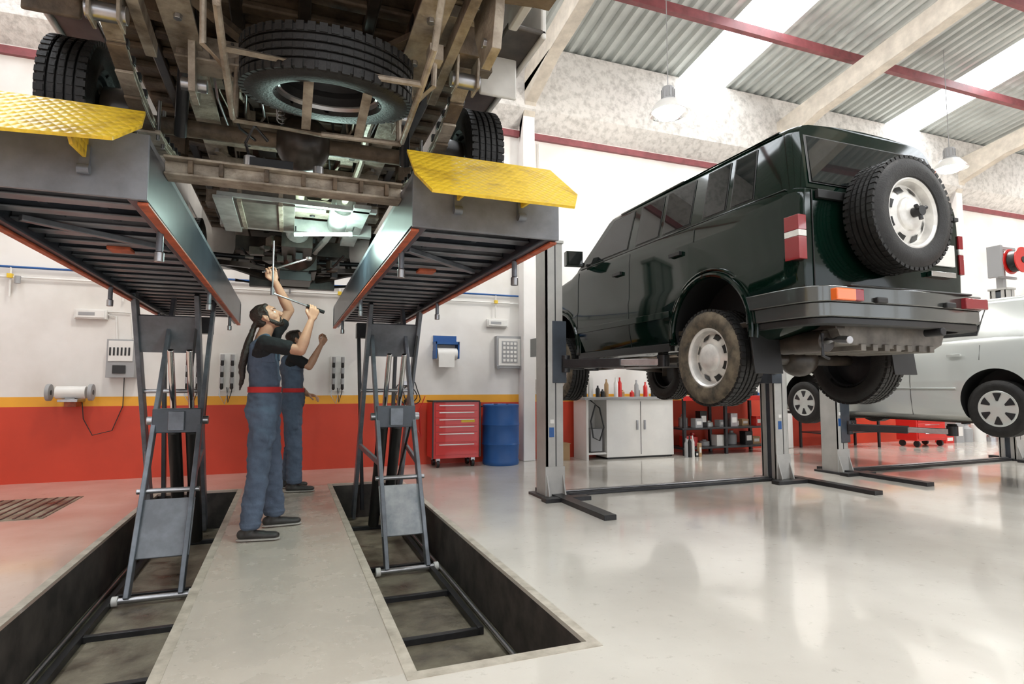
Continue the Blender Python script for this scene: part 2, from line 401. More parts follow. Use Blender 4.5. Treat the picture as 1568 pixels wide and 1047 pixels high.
def greenhouse(b,cx,st,rows,zb,zt,cells,paint,glass,rear_glass,front_glass,pillarx=0):
    S=[]
    for e in st:
        yl,yh,w=(tuple(e)+(1,))[:3]
        S.append([(hwx*w,yl+(yh-yl)*f,zb+(zt-zb)*f) for f,hwx in rows])
    for sg in(-1,1):
        for k in range(len(st)-1):
            for r in range(len(rows)-1):
                q=[S[k][r],S[k][r+1],S[k+1][r+1],S[k+1][r]]
                g=(k in cells and r==1)
                vs=[(cx+sg*x,y,z) for x,y,z in q]
                b.add(vs,[(0,1,2,3)],paint)
                if g:
                    cen=sum((V(v) for v in vs),V())/4
                    nrm=(V(vs[1])-V(vs[0])).cross(V(vs[3])-V(vs[0])).normalized()
                    if nrm.x*sg<0:nrm=-nrm
                    def ins2(e,off):
                        out=[]
                        for v in vs:
                            d=cen-V(v);out.append(V(v)+V((d.x*.04,math.copysign(min(e,abs(d.y)),d.y),d.z/abs(d.z)*e*.7))+nrm*off)
                        return out
                    b.add(ins2(.008,.003),[(0,1,2,3)],'black')
                    b.add(ins2(.022,.006),[(0,1,2,3)],glass)
    for k in range(len(st)-1):
        a=S[k][-1];c=S[k+1][-1]
        for s0,s1 in((-1,-.5),(-.5,0),(0,.5),(.5,1)):
            def cr(s,p): return (cx+s*p[0],p[1],p[2]+.03*(1-s*s))
            b.add([cr(s0,a),cr(s1,a),cr(s1,c),cr(s0,c)],[(0,1,2,3)],paint)
    for idx,g,sg in((0,rear_glass,-1),(len(st)-1,front_glass,1)):
        for r in range(len(rows)-1):
            p=S[idx][r];q=S[idx][r+1]
            b.add([(cx-p[0],p[1],p[2]),(cx+p[0],p[1],p[2]),(cx+q[0],q[1],q[2]),(cx-q[0],q[1],q[2])],[(0,1,2,3)],paint)
        p=S[idx][-1];b.add([(cx-p[0],p[1],p[2]),(cx-p[0]*.5,p[1],p[2]+.0225),(cx,p[1],p[2]+.03),(cx+p[0]*.5,p[1],p[2]+.0225),(cx+p[0],p[1],p[2])],[(0,1,2,3,4)],paint)
        p=S[idx][1];q=S[idx][2]
        nr=V((0,q[2]-p[2],-(q[1]-p[1]))).normalized()*sg
        for e,off,mm in((.03,.004,'black'),(.055,.008,g)):
            b.add([V((cx-p[0]+e,p[1],p[2]+e*.4))+nr*off,V((cx+p[0]-e,p[1],p[2]+e*.4))+nr*off,V((cx+q[0]-e,q[1],q[2]-e*.4))+nr*off,V((cx-q[0]+e,q[1],q[2]-e*.4))+nr*off],[(0,1,2,3)],mm)
# ------------------------------------------------------------ SUV
def suv():
    P=empty('suv');cx=4.12;hw=.87
    rowf=[(0,.82),(.05,.96),(.22,1.0),(.47,1.012),(.52,.995),(.85,.988),(.96,.972),(1.0,.958)]
    st=[(3.0,.93,2.53,1.66),(3.05,.972,2.54,1.62),(3.16,.995,2.55,1.56),(3.45,1,2.555,1.5),(4.2,1,2.555,1.47),(5.2,1,2.555,1.47),(6.3,1,2.545,1.47),(6.5,.995,2.48,1.47),(7.0,.975,2.42,1.5),(7.4,.94,2.36,1.55),(7.6,.9,2.24,1.6),(7.66,.86,2.05,1.65)]
    RW,FW=3.93,6.75
    car_lower('body',P,cx,hw,st,rowf,'paint',[(RW,1.58,.47),(FW,1.58,.46)],.32)
    b=MB()
    rows=[(0,.834),(.05,.828),(.84,.735),(.91,.715),(.965,.68),(1.0,.61)]
    gst=[(3.00,3.15,.925),(3.03,3.18,.955),(3.08,3.22,.982),(3.16,3.29,.996),(3.42,3.46),(3.70,3.71),(3.73,3.74),(4.04,4.04),(4.18,4.18),(4.62,4.62),(4.65,4.65),(5.08,5.07),(5.2,5.17),(6.2,5.5),(6.34,5.62)]
    greenhouse(b,cx,gst,rows,2.535,3.08,(4,6,8,10,12),'paint','glass','glassb','glassb')
    b.obj('cabin',P,ang=40)
    b=MB()
    prof=[(hw*wf,f) for f,wf in rowf]
    yr=2.995
    for sg in(-1,1):
        for y in(4.11,5.14,6.27):
            pts=[(cx+sg*(x+.001),y,1.47+1.08*f) for x,f in prof[1:7]]
            if y==4.11: pts=pts[4:]
            b.tube(pts,.005,'black',6)
        b.tube([(cx+sg*hw*.99,4.4,1.53),(cx+sg*hw*.99,6.25,1.53)],.006,'black',6)
        for yc in(RW,FW):
            for k,(rr,xo,tr) in enumerate(((.485,.004,.024),(.53,-.004,.014))):
                pts=[(cx+sg*(hw+xo),yc+rr*math.cos(t),1.58+rr*math.sin(t)) for t in [math.radians(-8+196*i/28) for i in range(29)]]
                b.tube(pts,tr,'paint',8)
        b.beam((cx+sg*(hw+.008),4.45,1.80),(cx+sg*(hw+.008),6.25,1.80),.02,.06,'paint')
        for y in(4.35,5.35): b.box((cx+sg*(hw+.008),y,2.33),(.03,.16,.035),'black')
        b.beam((cx+sg*.85,4.45,1.5),(cx+sg*.85,6.25,1.5),.05,.07,'black')
        b.tube([(cx+sg*.725,3.26,3.035),(cx+sg*.722,4.4,3.04),(cx+sg*.715,5.5,3.035)],.011,'paint',6)
        b.tube([(cx+sg*.832,3.12,2.545),(cx+sg*.836,4.4,2.545),(cx+sg*.836,6.25,2.545)],.007,'black',6)
        b.box((cx+sg*1.0,6.12,2.64),(.2,.1,.17),'paint',rot=Matrix.Rotation(.15*sg,3,'Z'))
        b.box((cx+sg*1.0,6.065,2.64),(.17,.01,.14),'glassb',rot=Matrix.Rotation(.15*sg,3,'Z'))
        b.beam((cx+sg*.85,6.15,2.58),(cx+sg*.96,6.14,2.61),.05,.05,'black')
        xo=.874 if sg<0 else .85
        for z0,z1,m in((2.225,2.33,'redlens'),(2.18,2.223,'rim'),(2.02,2.178,'redlens')):
            b.bx(*sorted((cx+sg*.80,cx+sg*xo)),2.99 if sg>0 else 2.985,3.11,z0,z1,m)
        b.box((cx+sg*.62,7.64,2.05),(.3,.05,.16),'white')
        b.box((cx+sg*.74,3.45,1.44),(.27,.015,.4),'black',rot=Matrix.Rotation(-.12,3,'X'))
        b.box((cx+sg*.75,7.15,1.5),(.2,.5,.2),'black')
        b.box((cx+.755,yr-.01,2.45),(.05,.03,.03),'black')
    b.bx(cx-.70,cx+.70,yr-.005,yr+.005,1.80,1.812,'black')
    b.bx(cx-.735,cx-.727,yr-.005,yr+.005,1.8,2.52,'black')
    b.bx(cx+.42,cx+.70,yr-.035,yr,1.98,2.02,'chrome')
    b.bx(cx+.38,cx+.72,yr-.02,yr,2.07,2.24,'white')
    b.bx(cx-.70,cx-.40,yr-.03,yr,2.46,2.52,'black')
    b.beam((cx-.55,3.02,2.6),(cx-.1,3.05,2.64),.02,.02,'black')
    b.box((cx,7.66,2.02),(.85,.05,.22),'black')
    b.bx(cx-.86,cx+.86,7.5,7.78,1.56,1.82,'bump')
    b.obj('trim_details',P,bevel=.006)
    b=MB()
    out=[(-.885,3.50),(-.90,3.2),(-.893,3.02),(-.86,2.91),(-.77,2.84),(0,2.80),(.77,2.84),(.86,2.91),(.893,3.02),(.90,3.2),(.885,3.50)]
    def pl(z0,z1,g,m):
        o2=[(x*g,y+(1-g)*.6) for x,y in out];n=len(out)
        vs=[(cx+x,y,z0) for x,y in o2]+[(cx+x,y,z1) for x,y in o2]+[(cx+x*.9,min(y+.12,3.50),z0) for x,y in out]+[(cx+x*.9,min(y+.12,3.50),z1) for x,y in out]
        fs=[]
        for i in range(n-1):
            fs+=[(i,i+1,n+i+1,n+i),(2*n+i,3*n+i,3*n+i+1,2*n+i+1),(n+i,n+i+1,3*n+i+1,3*n+i),(i,2*n+i,2*n+i+1,i+1)]
        fs+=[(0,n,3*n,2*n),(n-1,3*n-1,4*n-1,2*n-1)]
        b.add(vs,fs,m)
    pl(1.71,1.82,1.0,'bump');pl(1.61,1.71,.985,'bump');pl(1.56,1.61,.965,'black')
    b.bx(cx-.62,cx+.62,2.805,3.0,1.815,1.83,'black')
    for sg in(-1,1):
        b.bx(*sorted((cx+sg*.60,cx+sg*.77)),2.79,2.86,1.715,1.795,'orange' if sg<0 else 'redlens')
        b.bx(*sorted((cx+sg*.52,cx+sg*.60)),2.79,2.86,1.715,1.795,'redlens')
        b.bx(*sorted((cx+sg*.3,cx+sg*.4)),2.785,2.82,1.71,1.75,'black')
    b.obj('rear_bumper',P,bevel=.012)
    for n,(x,y,s) in enumerate(((cx-.785,RW,-1),(cx+.785,RW,1),(cx-.785,FW,-1),(cx+.785,FW,1))):
        b=MB();wheel(b,(x,y,1.38 if y<5 else 1.36),(s,0,0),.395,.25,'steel');b.obj('wheel_%d'%(n+1),P,ang=30)
    sx=cx-.10;sz=2.345
    b=MB();wheel(b,(sx,2.83,sz),(0,-1,0),.40,.25,'steel',dusty=False)
    b.cyl((sx,2.83,sz),(sx,3.03,sz),.12,'blacks')
    b.cyl((sx,2.72,sz),(sx,2.66,sz),.035,'blacks')
    for a in range(3):
        t=a*2.094+.5;b.cyl((sx,2.68,sz),(sx+.06*math.cos(t),2.67,sz+.06*math.sin(t)),.014,'blacks')
    b.obj('spare_wheel',P,ang=30)
    b=MB()
    b.cyl((cx-.70,RW,1.38),(cx+.70,RW,1.38),.05,'underd')
    b.sph((cx+.1,RW,1.38),(.17,.15,.15),'underd')
    for sg in(-1,1):
        b.beam((cx+sg*.5,3.0,1.62),(cx+sg*.5,7.3,1.58),.09,.14,'underd')
        b.tube([(cx+sg*.5+.055*math.cos(t*.6),3.8+.055*math.sin(t*.6),1.42+t*.006) for t in range(40)],.009,'blacks',6)
        b.cyl((cx+sg*.62,4.0,1.35),(cx+sg*.55,4.15,1.75),.03,'black')
        b.beam((cx+sg*.6,RW,1.36),(cx+sg*.55,4.75,1.5),.05,.05,'underd')
        b.cyl((cx+sg*.1,FW,1.4),(cx+sg*.70,FW,1.36),.035,'underd')
        b.beam((cx+sg*.45,6.4,1.5),(cx+sg*.7,FW,1.3),.06,.05,'underd')
    b.cyl((cx+.05,4.0,1.42),(cx+.05,6.0,1.5),.04,'underd')
    b.box((cx,6.3,1.5),(.6,.9,.26),'underd');b.box((cx,5.3,1.5),(.3,1.0,.2),'underd')
    pr=[(-.55,1.6),(-.5,1.5),(-.38,1.44),(.42,1.40),(.56,1.46),(.62,1.6)]
    b.prism(pr,lambda p,d:(cx+.02+p[0],d,p[1]),3.02,3.62,'tank')
    for i in range(7): b.box((cx-.28+i*.12,3.3,1.425),(.05,.6,.05),'tank')
    b.cyl((cx-.52,3.1,1.47),(cx-.52,3.5,1.47),.08,'underd',n=20)
    b.tube([(cx-.52,3.5,1.47),(cx-.5,4.2,1.52),(cx-.3,5,1.48),(cx-.3,6,1.48)],.03,'under2')
    b.tube([(cx-.52,3.1,1.47),(cx-.54,2.98,1.47),(cx-.56,2.88,1.46)],.028,'steel')
    b.bx(cx-.82,cx+.82,3.1,7.3,1.60,1.64,'underd')
    b.tube([(cx-.62,3.05,1.52),(cx-.62,3.05,1.36),(cx-.56,3.05,1.34)],.012,'blacks')
    b.cyl((cx+.3,2.82,1.54),(cx+.3,2.95,1.54),.03,'blacks')
    b.obj('undercarriage',P,bevel=.008)
suv()
# ------------------------------------------------------------ hatchback
def hatch():
    P=empty('hatchback_car');cx=8.04;hw=.83
    rowf=[(0,.84),(.06,.97),(.25,1.0),(.5,1.01),(.75,.985),(.93,.95),(1.0,.93)]
    st=[(3.32,.84,1.64,.86),(3.38,.92,1.68,.78),(3.55,.985,1.69,.75),(4.1,1,1.69,.74),(5.5,1,1.65,.74),(6.2,1,1.62,.74),(6.6,.985,1.55,.74),(7.0,.95,1.47,.76),(7.3,.88,1.38,.80),(7.42,.78,1.25,.86)]
    car_lower('body',P,cx,hw,st,rowf,'silver',[(4.1,.98,.36),(6.67,.98,.36)],.25)
    b=MB()
    rows=[(0,.772),(.08,.765),(.84,.645),(.93,.62),(1.0,.54)]
    gst=[(3.40,3.72,.93),(3.6,3.85),(4.28,4.22),(4.98,4.94),(5.08,5.02),(6.1,5.36),(6.38,5.55)]
    greenhouse(b,cx,gst,rows,1.67,2.14,(2,4),'silver','glass','glassb','glassb')
    b.obj('cabin',P,ang=40)
    b=MB()
    prof=[(hw*wf,f) for f,wf in rowf]
    for sg in(-1,1):
        for y in(4.25,5.03,6.15):
            pts=[(cx+sg*(x+.001),y,.74+.93*f) for x,f in prof[1:6]]
            if y==4.25: pts=pts[3:]
            b.tube(pts,.004,'black',6)
        b.tube([(cx+sg*(hw*1.012),4.5,1.12),(cx+sg*(hw*1.012),6.25,1.12)],.014,'silver',6)
        for y in(4.5,5.3): b.box((cx+sg*(hw+.01),y,1.5),(.03,.15,.03),'silver')
        b.box((cx+sg*.92,6.0,1.74),(.17,.12,.12),'silver')
        b.box((cx+sg*.66,3.4,1.5),(.2,.12,.3),'redlens')
        b.box((cx+sg*.55,7.38,1.25),(.3,.12,.14),'white')
    b.bx(cx-.7,cx+.7,3.24,3.5,.84,1.08,'silver')
    b.bx(cx-.7,cx+.7,7.3,7.5,.8,1.02,'silver')
    b.bx(cx-.7,cx+.7,3.4,7.2,.72,.76,'underd')
    b.cyl((cx-.6,4.1,.9),(cx+.6,4.1,.9),.04,'underd');b.cyl((cx-.6,6.67,.9),(cx+.6,6.67,.9),.03,'underd')
    b.box((cx,6.5,.78),(.7,.6,.2),'underd');b.box((cx-.2,3.6,.76),(.4,.3,.12),'underd')
    b.obj('trim_details',P,bevel=.01)
    for n,(x,y,s) in enumerate(((cx-.72,4.1,-1),(cx+.72,4.1,1),(cx-.72,6.67,-1),(cx+.72,6.67,1))):
        b=MB();wheel(b,(x,y,.9),(s,0,0),.31,.19,'hub',dusty=False,blocks=False);b.obj('wheel_%d'%(n+1),P,ang=30)
hatch()
# ------------------------------------------------------------ two post lifts
def twopost(xa,xb,y,h,car_z,padx,pady,name='two_post_lift',fx=(0,0)):
    P=empty(name);w=.10
    for k,(x,sg) in enumerate(((xa,1),(xb,-1))):
        b=MB()
        b.bx(x-w,x+w,y+.09,y+.12,.02,h,'post')
        b.bx(x-w,x+w,y-.12,y-.09,.02,h,'post')
        b.bx(*sorted((x-sg*w,x-sg*(w-.03))),y-.12,y+.12,.02,h,'post')
        for yy in(-.075,.075): b.bx(*sorted((x+sg*w,x+sg*(w-.02))),y+yy-.035,y+yy+.035,.02,h,'post')
        b.bx(x-.08,x+.08,y-.08,y+.08,.02,h-.02,'liftd')
        b.bx(x+.01,x+.022,y-.123,y-.119,.3,h,'blacks')
        b.bx(x-.16,x+.16,y-.2,y+.2,0.0,.025,'blacks')
        for gx in(-.09,.09):
            b.prism([(y-.2,.025),(y-.12,.025),(y-.12,.28)],lambda p,d:(d,p[0],p[1]),x+gx-.008,x+gx+.008,'post')
        b.bx(x-.11,x+.11,y-.135,y-.12,.02,.32,'post')
        b.bx(x-.06,x-.005,y-.124,y-.121,.62,.72,'blue')
        b.bx(x-.05,x-.005,y-.1245,y-.121,.76,.8,'white')
        b.bx(x-.11,x+.11,y-.14,y+.14,h,h+.03,'post')
        b.obj('post_%d'%(k+1),P,bevel=.006)
        b=MB()
        cz=car_z-.12
        b.bx(*sorted((x-sg*.02,x+sg*.14)),y-.13,y+.13,cz-.2,cz+.45,'liftd')
        for px,py in zip(padx,pady):
            tx=px if sg>0 else (xa+xb)-px
            p0=V((x+sg*.13,y+(.12 if py>y else -.12),cz));p1=V((tx,py,cz));mid=p0.lerp(p1,.6)
            b.beam(p0,mid,.13,.09,'blacks');b.beam(mid-(p1-p0)*.05,p1,.09,.065,'steel')
            b.cyl(p1-V((0,0,.05)),p1+V((0,0,.07)),.06,'blacks');b.cyl(p1+V((0,0,.07)),p1+V((0,0,.09)),.05,'rubber')
            b.cyl(p0-V((0,0,.09)),p0+V((0,0,.09)),.05,'blacks')
        b.obj('arms_%d'%(k+1),P,bevel=.005)
        b=MB()
        fxx=x+fx[k]
        b.bx(fxx-.06,fxx+.06,y-1.2,y+.3,.0,.045,'blacks');b.bx(fxx-.045,fxx+.045,y-1.201,y-1.195,.008,.038,'black')
        b.bx(*sorted((x-sg*.2,x+sg*.3)),y-.35,y-.23,.0,.04,'blacks')
        b.obj('foot_%d'%(k+1),P,bevel=.006)
    b=MB()
    b.bx(xa+.13,xb-.13,y-.09,y+.09,0,.035,'blacks');b.bx(xa+.13,xb-.13,y-.03,y+.03,.035,.05,'steel')
    b.obj('floor_crossbeam',P,bevel=.006)
    return P
twopost(2.60,5.66,5.68,2.66,1.50,(3.38,3.45),(4.75,6.25),fx=(.02,.2))
twopost(6.86,10.6,5.85,2.66,.72,(7.5,7.5),(4.75,6.1),fx=(.06,0.0))
# ------------------------------------------------------------ platform lift
def plat_lift():
    P=empty('platform_car_lift')
    Y0,Y1,Z0,Z1=2.74,7.9,1.92,2.18
    for k,(xa,xb) in enumerate(((-1.31,-.56),(.54,1.30))):
        b=MB()
        b.bx(xa,xb,Y0,Y1,Z1-.03,Z1,'lift')
        for x,s in((xa,1),(xb,-1)):
            b.bx(*sorted((x,x+s*.02)),Y0,Y1,Z0,Z1-.03,'liftd')
            b.bx(*sorted((x,x+s*.07)),Y0,Y1,Z0-.015,Z0,'liftd')
            b.bx(*sorted((x-s*.005,x+s*.035)),Y0+.01,Y1,Z0-.030,Z0-.0155,'redsteel')
        b.bx(xa-.005,xb+.005,Y0-.02,Y0,Z0-.015,Z1,'lift')
        y=Y0+.12;i=0
        while y<Y1:
            b.bx(xa+.02,xb-.02,y,y+.05,Z0+.06,Z1-.03,'lift' if i%2 else 'liftd')
            b.bx(xa+.02,xb-.02,y-.02,y+.07,Z0+.05,Z0+.06,'lift')
            y+=.22;i+=1
        for xx in(.3,.62):
            x=xa+(xb-xa)*xx;b.bx(x-.02,x+.02,Y0,Y1,Z0+.08,Z1-.03,'liftd')
        for x in(xa+.04,xb-.04):
            for y in(3.25,5.2,7.0):
                b.cyl((x,y,Z0-.02),(x,y,Z0-.12),.016,'liftl');b.cyl((x,y,Z0-.12),(x,y,Z0-.17),.022,'steel')
        b.beam((xa+.1,3.4,Z0+.03),(xb-.1,3.9,Z0+.03),.04,.03,'liftl')
        b.bx(xa+.3,xa+.42,4.0,4.12,Z0+.03,Z0+.05,'redsteel')
        b.obj('platform_%d'%(k+1),P,bevel=.004)
        b=MB()
        if k==1: poly=[(.505,2.72,2.275),(1.255,2.72,2.275),(1.285,2.47,2.07),(1.205,2.34,1.965),(.54,2.33,1.96),(.50,2.50,2.09)]
        else: poly=[(-1.31,2.72,2.275),(-.575,2.72,2.275),(-.56,2.60,2.17),(-.62,2.46,2.055),(-1.30,2.40,2.0),(-1.36,2.5,2.09)]
        up=[V(p) for p in poly];lo=[V(p)+V((0,.008,-.01)) for p in poly];m=len(poly)
        b.add(up+lo,[tuple(range(m)),tuple(range(m,2*m))[::-1]]+[(i,(i+1)%m,m+(i+1)%m,m+i) for i in range(m)],'yellow')
        b.obj('end_flap_%d'%(k+1),P)
        b=MB()
        for f in(.28,.72):
            x=xa+(xb-xa)*f
            b.prism([(2.74,2.05),(2.74,2.2),(2.66,2.2),(2.5,2.08),(2.55,2.04)],lambda p,d:(d,p[0],p[1]),x-.006,x+.006,'yellow')
            b.beam((x,2.705,2.0),(x,2.715,2.1),.035,.02,'liftl')
            b.cyl((x-.02,2.70,2.0),(x+.02,2.70,2.0),.02,'liftl')
        b.obj('flap_bracket_%d'%(k+1),P)
        b=MB()
        if k==1: oa,ob,ia,ib=.76,1.26,.80,1.14
        else: oa,ob,ia,ib=-1.27,-.78,-1.02,-.68
        A=V((0,5.92,1.98));B=V((0,7.15,-.36));C=V((0,4.95,-.36));D=V((0,6.3,1.98))
        def at(P0,P1,z): return P0.lerp(P1,(z-P0.z)/(P1.z-P0.z))
        for x in(oa,ob):
            X=V((x,0,0));b.beam(X+A,X+B,.04,.12,'liftl')
        p=at(A,B,1.78);q=at(A,B,1.46);b.beam(V(((oa+ob)/2,0,0))+p,V(((oa+ob)/2,0,0))+q,ob-oa,.03,'lift')
        for x in(ia,ib):
            X=V((x,0,0));b.beam(X+C+V((0,0,.0)),X+D,.035,.09,'liftl')
        mx=V(((ia+ib)/2,0,0))
        p=at(C,D,.27);q=at(C,D,-.12);b.beam(mx+p,mx+q,ib-ia+.05,.02,'liftw' if k else 'lift')
        p=at(C,D,.33);b.cyl(V((ia-.05,0,0))+p,V((ib+.05,0,0))+p,.02,'steel')
        b.cyl(V((ia-.07,0,0))+C,V((ib+.07,0,0))+C,.022,'steel');
        for x in(ia-.07,ib+.07): b.cyl(V((x-.02,0,0))+C,V((x+.02,0,0))+C,.035,'white')
        p=at(C,D,.86)
        b.box(mx+p,(ib-ia+.02,.14,.2),'liftd');b.cyl(V((ia-.06,0,0))+p,V((ib+.06,0,0))+p,.035,'steel')
        b.box(mx+p+V((0,-.08,.0)),(.12,.05,.16),'liftl')
        for dx in(-.07,.07):
            b.cyl(mx+V((dx,6.5,-.33)),mx+V((dx,5.95,.75)),.055,'black');b.cyl(mx+V((dx,5.95,.75)),mx+V((dx,5.6,1.45)),.025,'chrome')
        b.beam(V((oa,0,0))+at(A,B,.5),V((ia,0,0))+at(C,D,.45),.03,.05,'liftl');b.beam(V((ob,0,0))+at(A,B,.5),V((ib,0,0))+at(C,D,.45),.03,.05,'liftl')
        b.cyl(V((oa-.03,0,0))+at(A,B,1.1),V((ob+.03,0,0))+at(A,B,1.1),.02,'steel')
        b.tube([V((ob,6.0,1.8)),V((ob-.05,6.1,1.2)),V((ob-.02,6.3,.7)),V((ob-.1,6.6,.1)),V((ob-.1,6.7,-.3))],.012,'black')
        b.beam((oa+.02,7.2,1.9),(oa+.10,7.15,-.3),.04,.06,'blacks');b.beam((ob-.02,7.2,1.9),(ob-.10,7.15,-.3),.04,.06,'blacks')
        b.bx(oa,ob,7.15,7.3,1.72,1.9,'blacks')
        b.obj('leg_frame_%d'%(k+1),P,bevel=.005)
        b=MB();xa2,xb2=PITS[k]
        for x in(xa2+.12,xb2-.12): b.bx(x-.02,x+.02,3.6,7.2,PZ,PZ+.05,'blacks')
        for x in(xa2+.05,xb2-.05):b.cyl((x,2.6,PZ+.03),(x,7.2,PZ+.03),.014,'steel')
        for y in(3.62,4.35,5.1,6.6): b.bx(xa2+.12,xb2-.12,y-.02,y+.02,PZ,PZ+.04,'blacks')
        b.bx(xa2+.16,xb2-.16,3.66,4.9,PZ,PZ+.006,'pit')
        b.obj('base_frame_%d'%(k+1),P,bevel=.003)
plat_lift()
# ------------------------------------------------------------ van on platform lift (underside)
def van():
    P=empty('van');c=.0
    for n,(x,y,s) in enumerate(((c-1.0,3.47,-1),(c+1.06,3.5,1),(c-.96,6.75,-1),(c+.96,6.75,1))):
        b=MB();wheel(b,(x,y,2.53),(s,0,0),.345,.22,'back',dusty=False);b.obj('wheel_%d'%(n+1),P,ang=30)
    c=.03
    b=MB()
    b.bx(c-.88,c+.88,1.95,7.3,2.94,2.97,'under')
    y=2.1
    while y<7.2:
        b.bx(c-.86,c+.86,y,y+.07,2.905,2.94,'under');y+=.19
    for x in(-.72,-.3,0.0,.3,.72): b.bx(c+x-.03,c+x+.03,2.0,7.2,2.90,2.94,'underd')
    for sg in(-1,1):
        b.bx(*sorted((c+sg*.98,c+sg*1.03)),1.95,2.7,2.97,4.2,'vanw')
        for y0,y1 in((4.15,6.2),): b.bx(*sorted((c+sg*.95,c+sg*1.03)),y0,y1,2.62,4.3,'vanw')
        b.bx(*sorted((c+sg*.98,c+sg*1.2)),2.7,4.15,2.99,3.02,'underd');b.bx(*sorted((c+sg*1.17,c+sg*1.2)),2.7,4.15,2.97,4.3,'vanw')
        b.bx(*sorted((c+sg*.98,c+sg*1.03)),6.2,7.5,2.95,3.6,'vanw')
        b.prism([(2.98,2.76),(3.0,2.76),(3.05,3.05),(2.98,3.05)],lambda p,d:(d,p[0],p[1]),*sorted((c+sg*.92,c+sg*1.14)),'vanw' if sg>0 else 'under')
    b.bx(c-1.0,c+1.0,1.95,2.0,2.97,4.3,'vanw');b.bx(c-1.0,c+1.0,2.0,6.2,4.28,4.34,'vanw')
    b.bx(c-1.0,c+1.0,7.3,7.5,2.5,3.5,'vanw')
    b.obj('body_shell',P,bevel=.01)
    b=MB()
    for sg in(-1,1):
        b.bx(*sorted((c+sg*.46,c+sg*.55)),1.95,7.3,2.72,2.86,'under')
        b.bx(*sorted((c+sg*.44,c+sg*.57)),1.95,7.3,2.705,2.72,'under2')
        for y in(2.35,2.7,3.2,4.2,4.6,5.4,6.0): 
            b.cyl((c+sg*.5,y,2.705),(c+sg*.5,y,2.685),.018,'steel',n=6)
        y=2.2
        while y<6:
            b.bx(*sorted((c+sg*.455,c+sg*.452)),y,y+.08,2.75,2.82,'black');y+=.31
    for y,w,z0,z1,m in((2.05,1.9,2.72,2.86,'under'),(3.02,1.1,2.66,2.78,'under2'),(3.3,1.1,2.74,2.86,'under'),(3.9,1.1,2.66,2.78,'under2'),(4.3,1.1,2.6,2.68,'under2'),(4.8,1.25,2.5,2.6,'under2'),(5.5,1.1,2.6,2.75,'under'),(6.4,1.1,2.5,2.65,'underd')):
        b.bx(c-w/2,c+w/2,y-.05,y+.05,z0,z1,m);b.bx(c-w/2,c+w/2,y-.08,y+.08,z0-.01,z0,m)
        for x in(-.3,-.1,.12,.33): b.cyl((c+x,y,z0-.01),(c+x,y,z0-.022),.02,'blacks',n=10)
    for sg in(-1,1):
        b.beam((c+sg*.5,2.5,2.73),(c+sg*.15,3.0,2.73),.05,.03,'under');b.beam((c+sg*.5,4.2,2.7),(c+sg*.2,4.75,2.62),.05,.03,'under2')
        b.prism([(2.95,2.5),(3.1,2.5),(3.16,2.72),(2.88,2.72)],lambda p,d:(d,p[0],p[1]),*sorted((c+sg*.46,c+sg*.49)),'under2')
        b.cyl((c+sg*.42,3.02,2.56),(c+sg*.53,3.02,2.56),.03,'steel')
    b.obj('chassis',P,bevel=.006)
    b=MB()
    for sg in(-1,1):
        for y in(2.25,2.9,4.4,5.2):
            b.beam((c+sg*.55,y,2.82),(c+sg*.95,y,2.86),.08,.07,'under')
        X=c+sg*.73
        for k,(L,dz) in enumerate(((.80,0),(.66,-.016),(.52,-.032),(.36,-.048))):
            pts=[]
            for i in range(13):
                t=-1+2*i/12;pts.append((X,3.42+t*L,2.50+dz+.11*(t*L/.78)**2))
            for a,d in zip(pts[:-1],pts[1:]): b.beam(a,d,.07,.013,'under2' if k%2==0 else 'under')
            b.box((X,3.42-L*.8,2.50+dz+.08),(.085,.03,.035),'blacks');b.box((X,3.42+L*.8,2.50+dz+.08),(.085,.03,.035),'blacks')
        b.box((X,2.60,2.78),(.10,.12,.16),'under');b.cyl((X-.07,2.62,2.61),(X+.07,2.62,2.61),.036,'steel')
        for dx in(-.05,.05):
            b.prism([(2.57,2.56),(2.67,2.56),(2.66,2.8),(2.54,2.8)],lambda p,d:(d,p[0],p[1]),X+dx-.006,X+dx+.006,'under2')
        b.box((X,4.25,2.74),(.09,.14,.2),'under');b.cyl((X-.06,4.23,2.62),(X+.06,4.23,2.62),.03,'under')
        b.bx(*sorted((c+sg*.54,X+sg*.05)),2.50,2.75,2.84,2.9,'under2')
        b.prism([(2.16,2.52),(2.30,2.50),(2.40,2.70),(2.42,2.88),(2.1,2.88),(2.12,2.66)],lambda p,d:(d,p[0],p[1]),X-.02,X+.02,'under2')
        b.bx(X-.09,X+.09,2.12,2.40,2.86,2.89,'under2')
        for yy,zz in((2.2,2.8),(2.34,2.8),(2.24,2.58)): b.cyl((X-.035,yy,zz),(X+.035,yy,zz),.02,'steel',n=6)
        b.box((X,3.45,2.445),(.12,.17,.02),'under2')
        for dy in(-.06,.06):
            for dx in(-.045,.045): b.cyl((X+dx,3.45+dy,2.41),(X+dx,3.45+dy,2.62),.009,'steel')
        b.cyl((X-sg*.14,3.42,2.46),(X-sg*.2,3.1,2.85),.03,'blacks');b.cyl((X-sg*.14,3.42,2.46),(X-sg*.16,3.3,2.6),.02,'steel')
        b.cyl((c+sg*.80,3.47,2.525),(c+sg*.93,3.47,2.525),.15,'underd',n=24)
        b.beam((c+sg*.64,2.0,2.74),(c+sg*.64,2.95,2.66),.045,.07,'under2')
    b.cyl((c-.93,3.47,2.525),(c+.95,3.47,2.525),.045,'under')
    b.sph((c+.02,3.47,2.525),(.15,.15,.16),'underd')
    b.cyl((c+.02,3.6,2.53),(c+.02,5.6,2.6),.035,'under2')
    b.cyl((c+.02,4.72,2.56),(c+.02,4.86,2.57),.07,'underd')
    b.obj('rear_suspension',P,bevel=.002)
